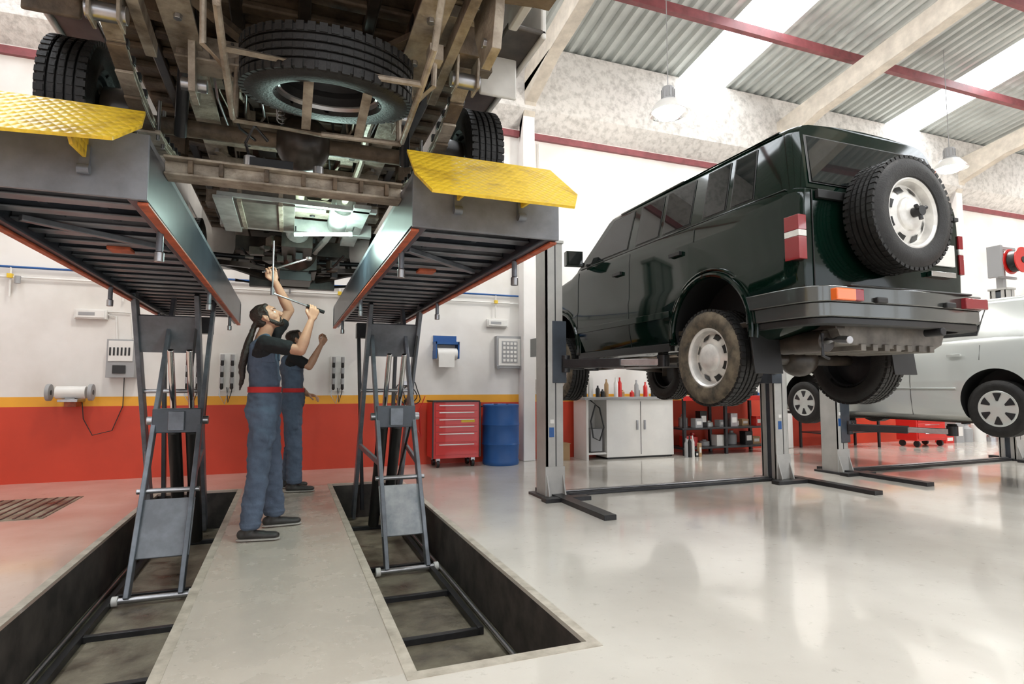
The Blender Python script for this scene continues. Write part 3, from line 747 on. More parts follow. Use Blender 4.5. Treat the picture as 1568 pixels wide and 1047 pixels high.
    b=MB();wheel(b,(c+.11,2.66,2.52),V((0,.16,-1)),.365,.2,'back',dusty=False);b.obj('spare_wheel',P,ang=30)
    b=MB()
    z=2.375;x0,x1=-.26,.50;m='under2'
    for y,dz in((2.36,.04),(2.86,-.02)): b.tube([(x0,y,z+dz),((x0+x1)/2,y,z+dz-.01),(x1,y,z+dz)],.014,m)
    for X in(x0,x1):
        b.tube([(X,2.0,2.62),(X,2.15,z+.08),(X,2.36,z+.04),(X,2.84,z-.02),(X,2.92,z+.01),(X,2.97,2.70)],.014,m)
    for x in(.05,.29): b.beam((x,2.36,z+.04),(x,2.86,z-.02),.04,.008,m)
    b.tube([(x0,2.5,z+.03),(x0-.08,2.46,2.47),(x0-.08,2.40,2.72)],.013,m);b.box((x0-.08,2.40,2.73),(.06,.05,.08),m)
    b.tube([(x0-.08,2.40,2.70),(x0+.05,2.32,2.72),(x0+.2,2.30,2.70)],.01,m)
    b.tube([(x1,2.5,z+.03),(x1+.07,2.46,2.47),(x1+.07,2.42,2.74)],.013,m);b.box((x1+.07,2.44,2.60),(.06,.07,.07),m)
    b.obj('spare_wheel_carrier',P)
    b=MB()
    b.box((c-.22,4.62,2.50),(.42,.7,.22),'tank')
    for x in(-.38,-.12): b.bx(c+x,c+x+.03,4.26,4.98,2.38,2.62,'under2')
    b.cyl((c+.33,4.45,2.50),(c+.33,5.0,2.48),.09,'alu',n=24);b.cyl((c+.33,4.41,2.50),(c+.33,4.45,2.50),.06,'alu',n=24)
    b.tube([(c+.33,4.42,2.5),(c+.36,4.2,2.55),(c+.40,3.95,2.66),(c+.38,3.5,2.68),(c+.38,2.9,2.64),(c+.3,2.85,2.64)],.024,'under2')
    b.tube([(c+.33,5.0,2.48),(c+.25,5.3,2.42),(c+.18,5.8,2.42),(c+.2,6.2,2.5)],.028,'alu')
    b.box((c+.02,5.75,2.50),(.26,.6,.26),'underd');b.cyl((c+.02,5.45,2.5),(c+.02,5.3,2.54),.1,'alu',r2=.05,n=20)
    b.cyl((c+.02,6.0,2.5),(c+.02,6.2,2.5),.14,'underd',r2=.2,n=24)
    b.box((c+.02,6.5,2.48),(.4,.55,.34),'underd');b.box((c+.02,6.5,2.27),(.3,.42,.10),'blacks')
    b.box((c,7.05,2.45),(.9,.1,.4),'underd')
    for sg in(-1,1):
        b.beam((c+sg*.25,6.45,2.36),(c+sg*.72,6.75,2.44),.09,.05,'underd');b.beam((c+sg*.25,7.0,2.34),(c+sg*.72,6.75,2.44),.06,.05,'underd')
        b.cyl((c+sg*.15,6.75,2.5),(c+sg*.8,6.75,2.52),.025,'blacks');b.cyl((c+sg*.6,6.8,2.42),(c+sg*.5,6.8,2.85),.035,'underd')
        b.tube([(c+sg*.4,2.9,2.68),(c+sg*.42,3.4,2.69),(c+sg*.38,4.0,2.68),(c+sg*.42,5.2,2.68)],.007,'steel',6)
        b.tube([(c+sg*.15,6.2,2.3),(c+sg*.35,6.1,2.32),(c+sg*.45,5.8,2.4)],.012,'black',6)
    b.tube([(c-.6,7.1,2.32),(c-.2,7.15,2.28),(c+.2,7.15,2.28),(c+.6,7.1,2.32)],.016,'blacks')
    random.seed(7)
    for i in range(26):
        x=random.uniform(-.45,.45);y=random.uniform(5.6,7.0);b.box((c+x,y,random.uniform(2.32,2.5)),(random.uniform(.04,.14),random.uniform(.05,.18),random.uniform(.03,.1)),random.choice(['underd','underd','blacks','under']),rot=Matrix.Rotation(random.uniform(-.5,.5),3,'Z'))
    for i in range(22):
        x=random.uniform(-.42,.42);y=random.uniform(3.1,4.2);b.box((c+x,y,random.uniform(2.66,2.88)),(random.uniform(.04,.12),random.uniform(.04,.14),random.uniform(.02,.06)),random.choice(['underd','under2','blacks','under','under2']),rot=Matrix.Rotation(random.uniform(-.3,.3),3,'Z'))
    for i in range(12):
        x=random.uniform(-.42,.42);pts=[];y=2.95
        while y<5.2:
            pts.append((c+x+random.uniform(-.03,.03),y,2.78+random.uniform(-.06,.05)));y+=.25
        b.tube(pts,random.choice([.005,.008,.013]),random.choice(['black','under2','steel','underd','under2']),6)
    b.bx(c-.55,c+.6,4.98,5.06,2.40,2.50,'alu');b.beam((c-.5,4.25,2.42),(c+.55,4.3,2.42),.05,.03,'alu')
    b.beam((c+.44,4.2,2.42),(c+.44,5.4,2.42),.12,.03,'alu');b.bx(c-.52,c-.40,4.2,5.1,2.38,2.40,'alu')
    b.bx(c-.1,c+.2,4.35,4.45,2.41,2.47,'alu')
    b.tube([(c-.35,3.0,2.6),(c-.33,3.15,2.56),(c-.30,3.3,2.5),(c-.2,3.5,2.5)],.008,'blacks',6)
    b.tube([(c-.10+.02*math.cos(t),3.12+t*.008,2.58+.02*math.sin(t)) for t in [i*.7 for i in range(40)]],.004,'steel',5)
    b.box((c-.12,3.1,2.6),(.12,.1,.06),'underd');b.box((c+.2,3.2,2.62),(.1,.12,.06),'under2')
    b.obj('drivetrain',P,bevel=.006)
van()
b=MB()
b.bx(-.56,.54,3.07,3.13,2.14,2.20,'under2');b.bx(-.56,.54,3.02,3.18,2.20,2.212,'under2');b.bx(-.56,.54,3.04,3.16,2.128,2.14,'under2')
b.box((-.1,3.1,2.235),(.2,.12,.05),'blacks');b.cyl((-.2,3.1,2.22),(-.2,3.1,2.28),.03,'steel');b.cyl((.12,3.1,2.2),(.12,3.1,2.27),.026,'steel')
for x in(-.45,-.32,-.12,.05,.2,.33,.46): b.box((x,3.05,2.17),(.02,.05,.06),'under')
b.tube([(-.2,3.1,2.26),(-.22,3.05,2.33),(-.18,3.0,2.4),(-.12,3.05,2.35)],.008,'blacks',6)
b.obj('jacking_beam',bevel=.003)
b=MB()
b.cyl((.08,4.75,2.32),(.42,4.7,2.34),.014,'tube');b.cyl((.02,4.76,2.317),(.08,4.75,2.32),.02,'greyp');b.cyl((.42,4.7,2.34),(.45,4.695,2.342),.02,'greyp')
b.cyl((.44,4.7,2.34),(.46,4.7,2.40),.006,'black');b.cyl((.03,4.757,2.32),(.03,4.757,2.38),.006,'black')
b.obj('inspection_lamp')
l=bpy.data.lights.new('inspection_light','POINT');l.energy=34;l.color=(.72,1,.9);l.shadow_soft_size=.08
o=bpy.data.objects.new('inspection_light',l);COL.objects.link(o);o.location=(.22,4.5,2.22)
# ------------------------------------------------------------ people
def blob(name,prims,m,parent,voxel=.008,smooth=4,wr=0,wrs=9):
    bm=bmesh.new()
    for pr in prims:
        vs=[]
        for e in pr:
            c=V(e[0]);r=e[1];R=e[2] if len(e)>2 else None
            if not hasattr(r,'__len__'): r=(r,r,r)
            ico=bmesh.new();bmesh.ops.create_icosphere(ico,subdivisions=2 if max(r)<.03 else 3,radius=1)
            for v in ico.verts:
                q=V((v.co.x*r[0],v.co.y*r[1],v.co.z*r[2]))
                if R is not None:q=R@q
                vs.append(q+c)
            ico.free()
        t=bmesh.new();tv=[t.verts.new(q) for q in vs]
        h=bmesh.ops.convex_hull(t,input=tv)
        bmesh.ops.delete(t,geom=list({g for g in h['geom_interior']+h['geom_unused'] if isinstance(g,bmesh.types.BMVert)}),context='VERTS')
        bmesh.ops.recalc_face_normals(t,faces=t.faces)
        tm=bpy.data.meshes.new('t');t.to_mesh(tm);t.free();bm.from_mesh(tm);bpy.data.meshes.remove(tm)
    me=bpy.data.meshes.new(name);bm.to_mesh(me);bm.free()
    o=bpy.data.objects.new(name,me);COL.objects.link(o)
    md=o.modifiers.new('r','REMESH');md.mode='VOXEL';md.voxel_size=voxel
    if smooth:
        sm=o.modifiers.new('s','SMOOTH');sm.iterations=smooth;sm.factor=.5
    nm=applied(o,name);o.modifiers.clear();o.data=nm
    if wr:
        nn=[v.normal.copy() for v in nm.vertices]
        for v,n in zip(nm.vertices,nn):
            p=v.co
            q=noise.noise(V((p.x*wrs,p.y*wrs,p.z*wrs*1.3+2*p.x)))+.6*noise.noise(V((p.x*wrs*2+5,p.y*wrs*2,p.z*wrs*3.1+4*p.x)))
            v.co=p+n*wr*q
    nm.shade_smooth()
    nm.materials.clear();nm.materials.append(M[m]);o.parent=parent
    return o
def hand_prims(w,d,n,curl=1.0,mirror=1):
    d=V(d).normalized();n=V(n);n=(n-d*n.dot(d)).normalized();s=d.cross(n)*mirror
    P=[]
    P.append([(w,(.024)),(w+d*.03+s*.022,.016),(w+d*.03-s*.022,.016)])
    P.append([(w+d*.02+s*.02,.015),(w+d*.02-s*.02,.015),(w+d*.085+s*.033,.0125),(w+d*.08-s*.033,.0115)])
    for k,(o,L) in enumerate(((.033,.92),(.011,1.0),(-.011,.95),(-.032,.76))):
        p=w+d*(.088 if k<3 else .080)+s*o
        ang=0;rr=.0092
        for seg,(l,da) in enumerate(((.044*L,62*curl),(.028*L,75*curl),(.022*L,50*curl))):
            ang+=math.radians(da) if seg else math.radians(da*.75)
            q=p+(d*math.cos(ang)+n*math.sin(ang))*l
            P.append([(p,rr),(q,rr*.9)]);p=q;rr*=.9
    p0=w+d*.025+s*.026;p1=p0+d*.03+s*.024+n*.018;p2=p1+d*.028+n*.022-s*.004;p3=p2+d*.012+n*.012-s*.018
    P+= [[(p0,.015),(p1,.012)],[(p1,.012),(p2,.0105)],[(p2,.0105),(p3,.0095)]]
    return P
def person(name,J,hairstyle='tail'):
    P=empty(name)
    head=J['head'];f=V(J['face']).normalized();s=V((0,1,0));s=(s-f*s.dot(f)).normalized();u=f.cross(s).normalized()
    if u.z<0:u=-u
    R=Matrix((f,s,u)).transposed()
    def h(a,b_,c_): return V(head)+R@V((a,b_,c_))
    neck=V(J['neck'])
    sk=[]
    sk.append([(h(-.012,0,.035),(.092,.072,.080),R)])
    sk.append([(h(.012,0,.01),(.068,.064,.05),R),(h(.035,0,-.045),(.045,.046,.035),R)])
    sk.append([(h(.062,0,-.088),(.022,.024,.018),R),(h(.02,0,-.06),(.05,.056,.035),R)])
    sk.append([(h(.050,0,.045),(.035,.055,.028),R)])
    sk.append([(h(.084,0,.020),.007),(h(.108,0,-.020),.0095)])
    sk.append([(h(.080,0,.0),.010),(h(.102,0,-.026),.009)])
    sk.append([(h(.066,0,-.052),(.02,.028,.022),R)])
    for q in(-1,1):
        sk.append([(h(.093,q*.010,-.027),.0075)])
        sk.append([(h(-.008,q*.072,.004),(.020,.006,.016),R),(h(-.004,q*.068,-.024),(.010,.005,.010),R)])
        sk.append([(h(-.018,q*.080,.012),(.008,.005,.020),R)])
        sk.append([(h(.078,q*.014,.034),(.008,.01,.006),R),(h(.066,q*.046,.032),(.009,.009,.006),R)])
        sk.append([(h(.048,q*.036,-.022),(.022,.020,.018),R)])
    sk.append([(h(.084,-.016,-.048),(.007,.007,.0045),R),(h(.089,0,-.047),(.007,.006,.005),R),(h(.084,.016,-.048),(.007,.007,.0045),R)])
    sk.append([(h(.081,-.013,-.060),(.008,.007,.005),R),(h(.084,0,-.060),(.008,.007,.006),R),(h(.081,.013,-.060),(.008,.007,.005),R)])
    sk.append([(h(-.022,0,-.045),.052),(neck,(.055,.057,.05))])
    sk.append([(neck,(.057,.062,.05)),(neck-V((0,0,.06)),(.075,.11,.05))])
    for side in('R','L'):
        S,E,W=[V(J[side+k]) for k in('sh','el','wr')]
        sk.append([(S,.05),(E,.040)]);sk.append([(E,.040),(E.lerp(W,.28),.043)]);sk.append([(E.lerp(W,.28),.043),(E.lerp(W,.75),.031)]);sk.append([(E.lerp(W,.75),.031),(W,.025)])
        sk+=hand_prims(W,J[side+'d'],J[side+'n'],J.get(side+'c',1),J.get(side+'m',1))
    blob('skin',sk,'skin',P,.0042,3)
    b=MB()
    for q in(-1,1):
        b.sph(h(.0655,q*.029,.013),.0115,'eye',8);b.sph(h(.0745,q*.029,.014),.0048,'hair',6)
        b.cyl(h(.084,q*.016,.038),h(.073,q*.046,.038),.0035,'hair',n=8)
    b.obj('eyes',P)
    hp=[[(h(-.026,0,.048),(.088,.077,.080),R)],[(h(-.03,0,.066),(.086,.070,.064),R),(h(.025,0,.096),(.03,.048,.018),R)],[(h(-.055,0,-.005),(.046,.064,.06),R)]]
    for q in(-1,1): hp.append([(h(.01,q*.064,.05),(.02,.012,.03),R),(h(.012,q*.066,.0),(.008,.007,.012),R)])
    if hairstyle=='tail':
        T=[V(q) for q in J['tail']];rr=[.032,.025,.034,.038,.036,.026,.010]
        for a,c,r1,r2 in zip(T[:-1],T[1:],rr[:-1],rr[1:]): hp.append([(a,(r1*.8,r1*1.15,r1)),(c,(r2*.8,r2*1.15,r2))])
    blob('hair',hp,'hair',P,.006,3,wr=.004,wrs=28)
    bd=[]
    for q in(-1,1):
        bd.append([(h(.062,0,-.090),(.024,.026,.022),R),(h(.03,q*.042,-.068),(.02,.012,.02),R)])
        bd.append([(h(.03,q*.046,-.064),(.02,.010,.018),R),(h(.008,q*.062,-.03),(.012,.007,.02),R)])
        bd.append([(h(.090,q*.004,-.0395),(.005,.004,.004),R),(h(.082,q*.022,-.046),(.006,.005,.005),R)])
        bd.append([(h(.082,q*.022,-.046),(.005,.005,.005),R),(h(.070,q*.026,-.075),(.012,.01,.012),R)])
    bd.append([(h(.074,0,-.078),(.012,.018,.010),R)])
    blob('beard',bd,'hair',P,.0042,2)
    ch=V(J['chest']);sh=[]
    RS,LS=V(J['Rsh']),V(J['Lsh'])
    sh.append([(RS,(.060,.052,.058)),(LS,(.060,.052,.058)),(ch,(.105,.14,.1))])
    sh.append([(neck-V((0,0,.035)),(.064,.068,.022)),(RS,.045),(LS,.045)])
    for S,E in((RS,V(J['Rel'])),(LS,V(J['Lel']))):
        sh.append([(S,.064),(S.lerp(E,.4),.059)]);sh.append([(S.lerp(E,.4),.059),(S.lerp(E,.60),.062)])
    blob('tshirt',sh,'shirt',P,.007,3,wr=.005,wrs=16)
    wa=V(J['waist']);pe=V(J['pelvis']);ov=[]
    ov.append([(ch+V((0,0,.02)),(.122,.165,.10)),(wa,(.110,.143,.06))])
    for q in(-1,1):
        ov.append([(ch+V((.06,q*.09,.10)),(.05,.035,.03)),(ch,(.12,.13,.07))])
        ov.append([(ch+V((.085,q*.085,.09)),(.018,.026,.02)),(ch+V((.02,q*.09,.205)),(.03,.026,.014))])
        ov.append([(ch+V((.02,q*.09,.205)),(.03,.026,.014)),(ch+V((-.07,q*.08,.12)),(.035,.026,.03))])
        ov.append([(ch+V((-.07,q*.08,.12)),(.035,.026,.03)),(ch+V((-.03,0,.02)),(.09,.12,.05))])
    ov.append([(wa,(.112,.145,.04)),(wa+V((0,0,-.05)),(.128,.160,.04)),(pe,(.132,.168,.09))])
    for side in('R','L'):
        H,K,A=[V(J[side+k]) for k in('hip','kn','an')]
        ov.append([(pe+V((-.02,(H.y-pe.y)*.6,0)),(.12,.10,.09)),(H.lerp(K,.12),(.105,.095,.08))])
        ov.append([(H.lerp(K,.05),.104),(K,.080)]);ov.append([(K,.080),(K.lerp(A,.4),(.08,.075,.06))])
        ov.append([(K.lerp(A,.4),(.08,.075,.06)),(A+V((0,0,.02)),(.078,.068,.03))])
        for zz,rr in((.03,.088),(.10,.084),(.17,.086)): ov.append([(A+(K-A).normalized()*zz+V((0,0,.01)),(rr,rr*.86,.018))])
        ov.append([(K+V((-.01,0,-.04)),(.082,.076,.02))])
        ov.append([(H.lerp(K,.45)+V((0,math.copysign(.085,H.y-pe.y),0)),(.06,.018,.08))])
    blob('overall',ov,'cloth',P,.0075,3,wr=.011,wrs=9)
    b=MB()
    def ring(c,rx,ry,hh,m):
        n=40;vs=[]
        for z in(-hh,hh):
            for i in range(n):
                t=2*math.pi*i/n;vs.append((c.x+rx*math.cos(t),c.y+ry*math.sin(t),c.z+z))
        b.add(vs,[(i,(i+1)%n,n+(i+1)%n,n+i) for i in range(n)],m)
    ring(wa,.126,.158,.022,'redcloth')
    b.box(ch+V((.045,-.166,.09)),(.10,.014,.028),'redcloth');b.box(ch+V((.045,-.163,.035)),(.095,.012,.085),'cloth')
    b.box(ch+V((.122,0,.10)),(.014,.15,.028),'redcloth');b.box(ch+V((.120,0,.05)),(.014,.14,.08),'cloth')
    b.box(wa+V((.126,0,0)),(.012,.05,.045),'black')
    b.obj('belt_and_pockets',P,bevel=.004)
    for side in('R','L'):
        A=V(J[side+'an']);fd=V(J[side+'ft']).normalized()
        z=V((0,0,1));q=V((A.x,A.y,0))
        Rz=Matrix.Rotation(math.atan2(fd.y,fd.x),3,'Z')
        pr=[[(q-fd*.05+z*.05,(.042,.036,.04),Rz),(q+fd*.08+z*.042,(.05,.042,.032),Rz)],[(q+fd*.08+z*.04,(.05,.042,.03),Rz),(q+fd*.165+z*.036,(.045,.042,.027),Rz)],[(q-fd*.02+z*.05,.04),(q+z*.12,.042)]]
        blob('shoe_'+side,pr,'shoe',P,.007,2)
        so=[[(q-fd*.055+z*.013,(.045,.039,.011),Rz),(q+fd*.17+z*.013,(.047,.046,.011),Rz),(q+fd*.1+z*.013,(.05,.048,.011),Rz)]]
        blob('sole_'+side,so,'sole',P,.006,1)
    return P
J1=dict(head=(-.155,5.05,1.69),face=(.80,-.10,.52),neck=(-.185,5.06,1.545),chest=(-.185,5.06,1.34),waist=(-.165,5.06,1.12),pelvis=(-.165,5.06,.97),
 Rsh=(-.17,4.885,1.475),Rel=(.09,4.80,1.42),Rwr=(.165,4.84,1.665),Rd=(.25,.05,.95),Rn=(-.35,.9,.1),Rm=1,
 Lsh=(-.15,5.235,1.50),Lel=(.0,5.22,1.78),Lwr=(-.115,5.10,2.00),Ld=(-.35,-.25,.9),Ln=(.1,-.95,-.1),Lm=-1,
 Rhip=(-.165,4.96,.93),Rkn=(-.19,4.90,.51),Ran=(-.23,4.85,.09),Rft=(1,-.12,0),
 Lhip=(-.155,5.16,.93),Lkn=(-.10,5.22,.51),Lan=(-.07,5.27,.09),Lft=(1,.1,0),
 tail=[(-.235,5.05,1.66),(-.262,5.05,1.60),(-.29,5.02,1.50),(-.31,5.0,1.40),(-.33,5.0,1.30),(-.325,4.98,1.21),(-.34,4.98,1.12)])
person('mechanic',J1)
J2=dict(head=(.10,7.0,1.66),face=(.9,-.05,.35),neck=(.06,7.0,1.53),chest=(.04,7.0,1.33),waist=(.06,7.0,1.10),pelvis=(.06,7.0,.96),
 Rsh=(.06,6.83,1.46),Rel=(.22,6.78,1.36),Rwr=(.34,6.80,1.60),Rd=(.45,.0,.9),Rn=(-.5,.6,.1),
 Lsh=(.06,7.17,1.46),Lel=(.09,7.22,1.17),Lwr=(.22,7.02,1.05),Ld=(.8,-.5,-.1),Ln=(0,-.3,-1),Lm=-1,Lc=.5,
 Rhip=(.06,6.91,.92),Rkn=(.09,6.89,.50),Ran=(.10,6.87,.09),Rft=(1,-.1,0),
 Lhip=(.06,7.09,.92),Lkn=(.07,7.12,.50),Lan=(.04,7.16,.09),Lft=(1,.1,0))
person('mechanic',J2,'short')
def grip(J,s):
    w=V(J[s+'wr']);d=V(J[s+'d']).normalized();n=V(J[s+'n']);n=(n-d*n.dot(d)).normalized()
    return w+d*.098+n*.026,d.cross(n)
g,ax=grip(J1,'R')
if ax.x>0:ax=-ax
b=MB();b.cyl(g-ax*.09,g+ax*.06,.014,'black');b.cyl(g+ax*.06,g+ax*.34,.007,'steel');b.cyl(g+ax*.34+V((0,0,-.015)),g+ax*.34+V((0,0,.04)),.014,'steel');b.cyl(g+ax*.34+V((0,0,.04)),g+ax*.34+V((0,0,.40)),.006,'steel')
b.obj('ratchet_wrench',parent=None)
g,ax=grip(J1,'L')
if ax.x<0:ax=-ax
b=MB();b.beam(g-ax*.07,g+ax*.30,.02,.012,'chrome');b.cyl(g+ax*.31-V((0,0,.012)),g+ax*.31+V((0,0,.012)),.026,'chrome');b.obj('combination_wrench',bevel=.003)
# ------------------------------------------------------------ wall things
def toolchest():
    b=MB();x0,x1,y0,y1=1.93,2.60,8.12,8.52
    b.bx(x0,x1,y0,y1,.13,.92,'red')
    for i,(z,h_) in enumerate(((.80,.09),(.70,.09),(.60,.09),(.50,.09),(.36,.13),(.18,.16))):
        b.bx(x0+.03,x1-.03,y0-.012,y0,z,z+h_,'red');b.bx(x0+.08,x1-.08,y0-.03,y0-.012,z+h_-.025,z+h_-.012,'white')
    b.bx(x0-.01,x1+.01,y0-.02,y1,.92,.94,'black');b.bx(x0-.02,x0,y0-.02,y0,.14,.92,'blacks');b.bx(x1,x1+.02,y0-.02,y0,.14,.92,'blacks')
    for x in(x0+.08,x1-.08):
        for y in(y0+.07,y1-.07):
            b.cyl((x-.02,y,.055),(x+.02,y,.055),.055,'black',n=20);b.box((x,y,.11),(.06,.07,.05),'steel')
    b.bx(x0+.4,x0+.6,y0-.016,y0-.012,.63,.67,'yel')
    b.tube([(x1+.005,y0+.05,.85),(x1+.06,y0+.05,.85),(x1+.06,y1-.05,.85),(x1+.005,y1-.05,.85)],.012,'blacks')
    b.obj('tool_chest',bevel=.006)
toolchest()
b=MB();b.lathe([(0,0),(.26,0),(.27,.02),(.27,.06),(.262,.08),(.272,.28),(.28,.30),(.272,.32),(.272,.56),(.28,.58),(.272,.6),(.265,.82),(.27,.84),(.27,.87),(.25,.88),(.24,.86),(0,.86)],(2.98,8.25,0),(0,0,1),'blue',n=40)
b.cyl((2.88,8.2,.86),(2.88,8.2,.885),.03,'black');b.cyl((3.1,8.3,.86),(3.1,8.3,.88),.02,'black');b.obj('plastic_drum')
def cabinet():
    b=MB()
    b.bx(4.70,5.95,8.12,8.55,.03,.93,'white');b.bx(4.30,5.99,8.08,8.57,.93,.97,'greyp')
    b.bx(4.34,4.38,8.12,8.55,0,.93,'white');b.bx(4.38,4.70,8.5,8.54,.1,.93,'white');b.bx(4.38,4.70,8.14,8.5,.08,.11,'white')
    b.bx(5.32,5.33,8.115,8.12,.06,.9,'black');b.bx(5.24,5.27,8.1,8.12,.45,.6,'steel');b.bx(5.38,5.41,8.1,8.12,.45,.6,'steel')
    b.bx(4.72,5.93,8.14,8.5,0,.03,'black')
    b.tube([(4.55,8.4,.93),(4.62,8.2,.8),(4.64,8.1,.5),(4.55,8.08,.3),(4.45,8.1,.35),(4.42,8.12,.6),(4.5,8.12,.85)],.012,'black')
    b.box((4.55,8.3,.3),(.2,.25,.35),'greyp')
    b.obj('white_cabinet',bevel=.006)
    b=MB();b.bx(3.85,4.12,8.25,8.5,0,.25,'card');b.bx(3.84,4.13,8.24,8.51,.25,.262,'card');b.bx(3.97,4.0,8.245,8.25,0,.26,'white');b.obj('cardboard_box')
cabinet()
def clutter(b,x0,x1,y0,y1,z,n,hmax,rs):
    random.seed(rs)
    for i in range(n):
        x=x0+(x1-x0)*(i+.5)/n;y=random.uniform(y0,y1);h_=random.uniform(.06,hmax);w=(x1-x0)/n*.42
        m=random.choice(['white','blue','red','black','greyp','steel','card','alu','black','greyp'])
        if random.random()<.5:
            b.lathe([(0,0),(w,0),(w,h_*.7),(w*.4,h_*.85),(w*.4,h_),(0,h_)],(x,y,z),(0,0,1),m,16)
        else:
            b.box((x,y,z+h_/2),(w*1.8,w*1.6,h_),m)
            b.box((x,y-w*.82,z+h_*.5),(w*1.2,.004,h_*.4),'white')
b=MB();clutter(b,4.4,5.9,8.2,8.45,.97,18,.32,5);b.obj('bench_clutter')
b=MB()
for x in(6.15,7.0,7.9):
    for y in(8.1,8.5): b.bx(x-.025,x+.025,y-.025,y+.025,0,.95,'blacks')
b.bx(6.1,7.95,8.05,8.55,.93,.98,'greyp');b.bx(6.1,7.95,8.07,8.53,.42,.45,'blacks');b.bx(6.1,7.95,8.07,8.53,.1,.13,'blacks')
b.bx(6.1,7.95,8.04,8.05,.90,.98,'red')
b.cyl((6.3,8.05,1.0),(6.3,8.05,1.12),.05,'blue');b.box((6.3,8.1,1.14),(.1,.3,.08),'blue')
b.obj('workbench',bevel=.004)
b=MB();clutter(b,6.45,7.9,8.2,8.45,.98,14,.3,9);clutter(b,6.2,7.9,8.2,8.45,.45,9,.3,12);clutter(b,6.2,7.9,8.2,8.45,.13,8,.24,13);b.obj('workshop_supplies')
b=MB();clutter(b,6.0,6.35,7.9,7.95,0,5,.42,21);b.obj('oil_canisters')
b=MB()
for x in(9.0,10.4):
    for y in(7.9,8.4): b.bx(x-.02,x+.02,y-.02,y+.02,0,.72,'blacks')
b.bx(8.9,10.5,7.85,8.45,.72,.76,'card');b.bx(9.0,10.4,7.9,8.4,.28,.3,'blacks');b.obj('work_table',bevel=.004)
b=MB();clutter(b,9.0,10.4,8.0,8.3,.76,10,.26,31);b.obj('table_supplies')
b=MB();b.bx(11.0,11.8,7.6,8.0,.12,.62,'red');b.bx(10.98,11.82,7.58,8.02,.62,.66,'black')
for z in(.16,.32,.47): b.bx(11.03,11.77,7.585,7.6,z,z+.12,'red');b.bx(11.2,11.6,7.57,7.585,z+.09,z+.1,'steel')
for x in(11.08,11.72):
    for y in(7.66,7.94): b.cyl((x-.02,y,.06),(x+.02,y,.06),.06,'black')
b.obj('tool_cart',bevel=.006)
b=MB();clutter(b,12.3,15.5,7.9,8.3,0,10,.5,41);b.obj('stored_parts')
def wb(name,fn): b=MB();fn(b);b.obj(name,bevel=.003)
Y=YB-.004
def em(x,z,wire=True):
    def f(b):
        b.bx(x-.17,x+.17,Y-.07,Y,z-.06,z+.06,'white');b.bx(x-.15,x+.15,Y-.085,Y-.07,z-.045,z+.045,'white');b.bx(x-.12,x+.05,Y-.088,Y-.085,z-.02,z+.02,'greyp')
        if wire:
            b.tube([(x+.17,Y-.02,z),(x+.26,Y-.02,z-.02),(x+.28,Y-.02,z-.3)],.01,'white');b.tube([(x+.17,Y-.02,z+.04),(x+.42,Y-.02,z+.03),(x+.45,Y-.02,z-.28)],.01,'white')
    wb('emergency_light',f)
em(-2.28,2.03);em(3.03,2.12,False)
def f(b):
    b.bx(-2.07,-1.77,Y-.16,Y,1.25,1.72,'greyp');b.bx(-2.05,-1.79,Y-.17,Y-.16,1.45,1.70,'white');b.bx(-2.0,-1.86,Y-.175,Y-.17,1.3,1.4,'black')
    for i in range(6): b.bx(-2.04+.04*i,-2.02+.04*i,Y-.176,Y-.17,1.52,1.62,'black')
    b.tube([(-1.9,Y-.03,1.25),(-1.9,Y-.03,.9),(-2.0,Y-.04,.6),(-2.2,Y-.05,.55),(-2.3,Y-.05,.75),(-2.32,Y-.05,.95)],.006,'black',6)
wb('electrical_panel',f)
def f(b):
    b.bx(-2.5,-2.3,Y-.3,Y,.96,.99,'steel')
    b.cyl((-2.55,Y-.17,1.07),(-2.25,Y-.17,1.07),.075,'white',n=24)
    for x in(-2.62,-2.2): b.cyl((x-.02,Y-.17,1.07),(x+.02,Y-.17,1.07),.1,'greyp',n=28);b.cyl((x-.024,Y-.17,1.07),(x+.024,Y-.17,1.07),.03,'black')
    b.bx(-2.45,-2.35,Y-.22,Y-.1,.99,1.05,'greyp')
    b.bx(-2.46,-2.34,Y-.2,Y,.90,.96,'redsteel')
wb('bench_grinder',f)
def board(x,z):
    def f(b):
        b.bx(x-.1,x+.1,Y-.015,Y,z-.25,z+.25,'white')
        for i in range(6):
            xx=x-.06+(i%2)*.12;zz=z+.18-.15*(i//2)
            b.cyl((xx,Y-.08,zz-.03),(xx,Y-.08,zz+.05),.025,'greyp');b.cyl((xx,Y-.015,zz),(xx,Y-.08,zz),.012,'steel')
            b.lathe([(0,0),(.02,0),(.022,-.06),(.01,-.08),(0,-.08)],(xx,Y-.08,zz-.03),(0,0,1),'black',12)
        b.tube([(x,Y-.04,z-.2),(x+.02,Y-.05,z-.4),(x+.06,Y-.05,z-.25),(x+.06,Y-.05,z)],.007,'black',6)
        b.tube([(x-.06,Y-.04,z-.1),(x-.09,Y-.05,z-.3),(x-.02,Y-.05,z-.42),(x+.03,Y-.05,z-.2)],.006,'steel',6)
    wb('air_regulator_board',f)
board(-1.14,1.33);board(-.74,1.33);board(.66,1.32)
def f(b):
    b.bx(2.02,2.38,Y-.2,Y,1.76,1.80,'blue');b.bx(2.02,2.04,Y-.2,Y,1.55,1.80,'blue');b.bx(2.36,2.38,Y-.2,Y,1.55,1.80,'blue');b.bx(2.02,2.38,Y-.02,Y,1.55,1.9,'white')
    b.bx(2.02,2.38,Y-.025,Y-.02,1.8,1.9,'blue')
    b.cyl((2.05,Y-.13,1.62),(2.35,Y-.13,1.62),.09,'white',n=28);b.bx(2.06,2.30,Y-.225,Y-.222,1.42,1.62,'white')
wb('paper_towel_dispenser',f)
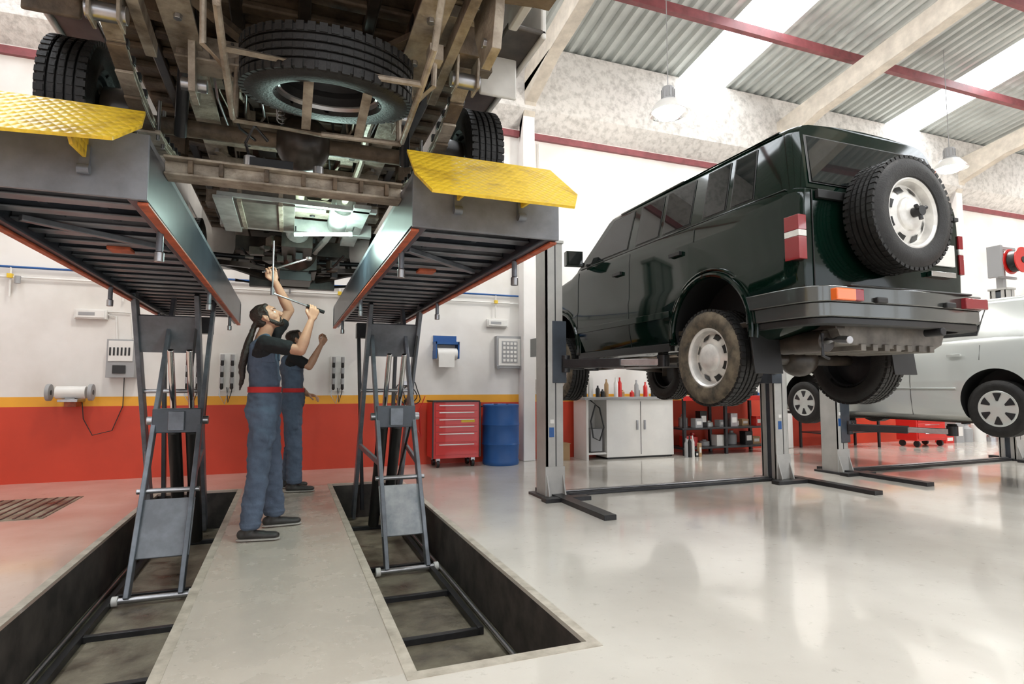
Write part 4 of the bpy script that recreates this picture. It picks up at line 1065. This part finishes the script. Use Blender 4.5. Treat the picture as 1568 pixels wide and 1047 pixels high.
def f(b):
    b.bx(3.0,3.42,Y-.10,Y,1.42,1.92,'greyp');b.bx(3.03,3.39,Y-.11,Y-.10,1.46,1.88,'white');b.bx(3.08,3.34,Y-.115,Y-.11,1.5,1.84,'greyp')
    for i in range(5):
        for j in range(4): b.bx(3.10+.06*j,3.14+.06*j,Y-.12,Y-.115,1.52+.065*i,1.56+.065*i,'white')
    for x in(3.02,3.40): b.bx(x-.02,x+.02,Y-.12,Y-.1,1.4,1.46,'steel')
wb('fuse_cabinet',f)
def f(b):
    for k in range(4):
        pts=[(1.55+.05*k+.11*math.cos(t)+.02*math.sin(3*t+k),Y-.05-.012*k,1.02+.17*math.sin(t)+.02*math.cos(2*t+k)) for t in [i*math.pi/10 for i in range(24)]]
        b.tube(pts,.008,'black',6)
    b.bx(1.56,1.64,Y-.1,Y,1.16,1.22,'steel')
    b.tube([(1.7,Y-.05,.95),(1.75,Y-.06,.6),(1.85,Y-.06,.4),(1.82,Y-.06,.8),(1.9,Y-.06,1.0)],.007,'red',6)
    b.cyl((1.6,Y-.06,.95),(1.6,Y-.06,.6),.012,'black')
wb('hanging_air_hose',f)
b=MB();b.cyl((XL+.01,Y-.05,2.56),(3.38,Y-.05,2.56),.014,'blue',n=8);b.cyl((3.84,Y-.05,2.56),(8.58,Y-.05,2.56),.014,'blue',n=8);b.cyl((XL+.01,Y-.04,2.44),(3.38,Y-.04,2.44),.012,'white',n=8)
for x in(-3.1,-1.95,.66,3.0):
    b.cyl((x,Y-.05,2.56),(x,Y-.05,2.2),.012,'white',n=8);b.box((x,Y-.06,2.45),(.05,.05,.05),'yel')
b.cyl((-3.02,Y-.08,2.45),(-3.02,Y-.08,2.36),.03,'greyp')
for x in(-2,0,2,5,7): b.box((x,Y-.03,2.5),(.02,.06,.16),'steel')
b.obj('compressed_air_pipe')
b=MB();b.cyl((3.75,Y-.04,5.1),(3.75,Y-.04,1.2),.012,'white',n=8);b.bx(3.68,3.82,Y-.08,Y,1.1,1.25,'white');b.bx(3.7,3.8,Y-.09,Y-.08,1.13,1.22,'greyp');b.obj('conduit_switch')
b=MB();b.bx(-2.75,-1.95,6.3,7.4,0.0,.006,'pit')
for i in range(9): b.bx(-2.72+i*.09,-2.70+i*.09,6.33,7.37,.006,.010,'blacks')
b.obj('floor_drain_grate')
b=MB()
b.bx(10.56,10.64,5.8,5.9,2.69,3.3,'greyp');b.bx(10.36,10.42,5.7,5.9,2.85,3.35,'greyp');b.bx(10.36,10.85,5.76,5.8,3.3,3.35,'greyp');b.bx(10.36,10.85,5.76,5.8,2.84,2.88,'greyp')
b.lathe([(.05,-.09),(.2,-.09),(.2,-.07),(.12,-.06),(.12,.06),(.2,.07),(.2,.09),(.05,.09)],(10.6,5.62,3.1),(0,1,0),'red',n=32)
b.cyl((10.6,5.52,3.1),(10.6,5.80,3.1),.05,'blacks');b.lathe([(.13,-.06),(.17,-.05),(.17,.05),(.13,.06)],(10.6,5.62,3.1),(0,1,0),'black',n=24)
b.obj('hose_reel',bevel=.004)
# ------------------------------------------------------------ camera, world
W=bpy.data.worlds.new('sky');scene.world=W;W.use_nodes=True
bg=W.node_tree.nodes['Background'];bg.inputs[0].default_value=(.9,.94,1,1);bg.inputs[1].default_value=2.5
yaw=math.radians(20.95);p=math.radians(4.27)
F=V((math.sin(yaw)*math.cos(p),math.cos(yaw)*math.cos(p),math.sin(p)));R=V((math.cos(yaw),-math.sin(yaw),0));U=R.cross(F)
cam=bpy.data.cameras.new('camera');cam.sensor_width=36;cam.lens=36*897/1568;cam.clip_start=.05
co=bpy.data.objects.new('camera',cam);COL.objects.link(co)
m=Matrix((R,U,-F)).transposed().to_4x4();m.translation=V((0,0,1.15));co.matrix_world=m
scene.camera=co
scene.view_settings.view_transform='Standard'
scene.view_settings.look='None'
scene.view_settings.exposure=-0.18
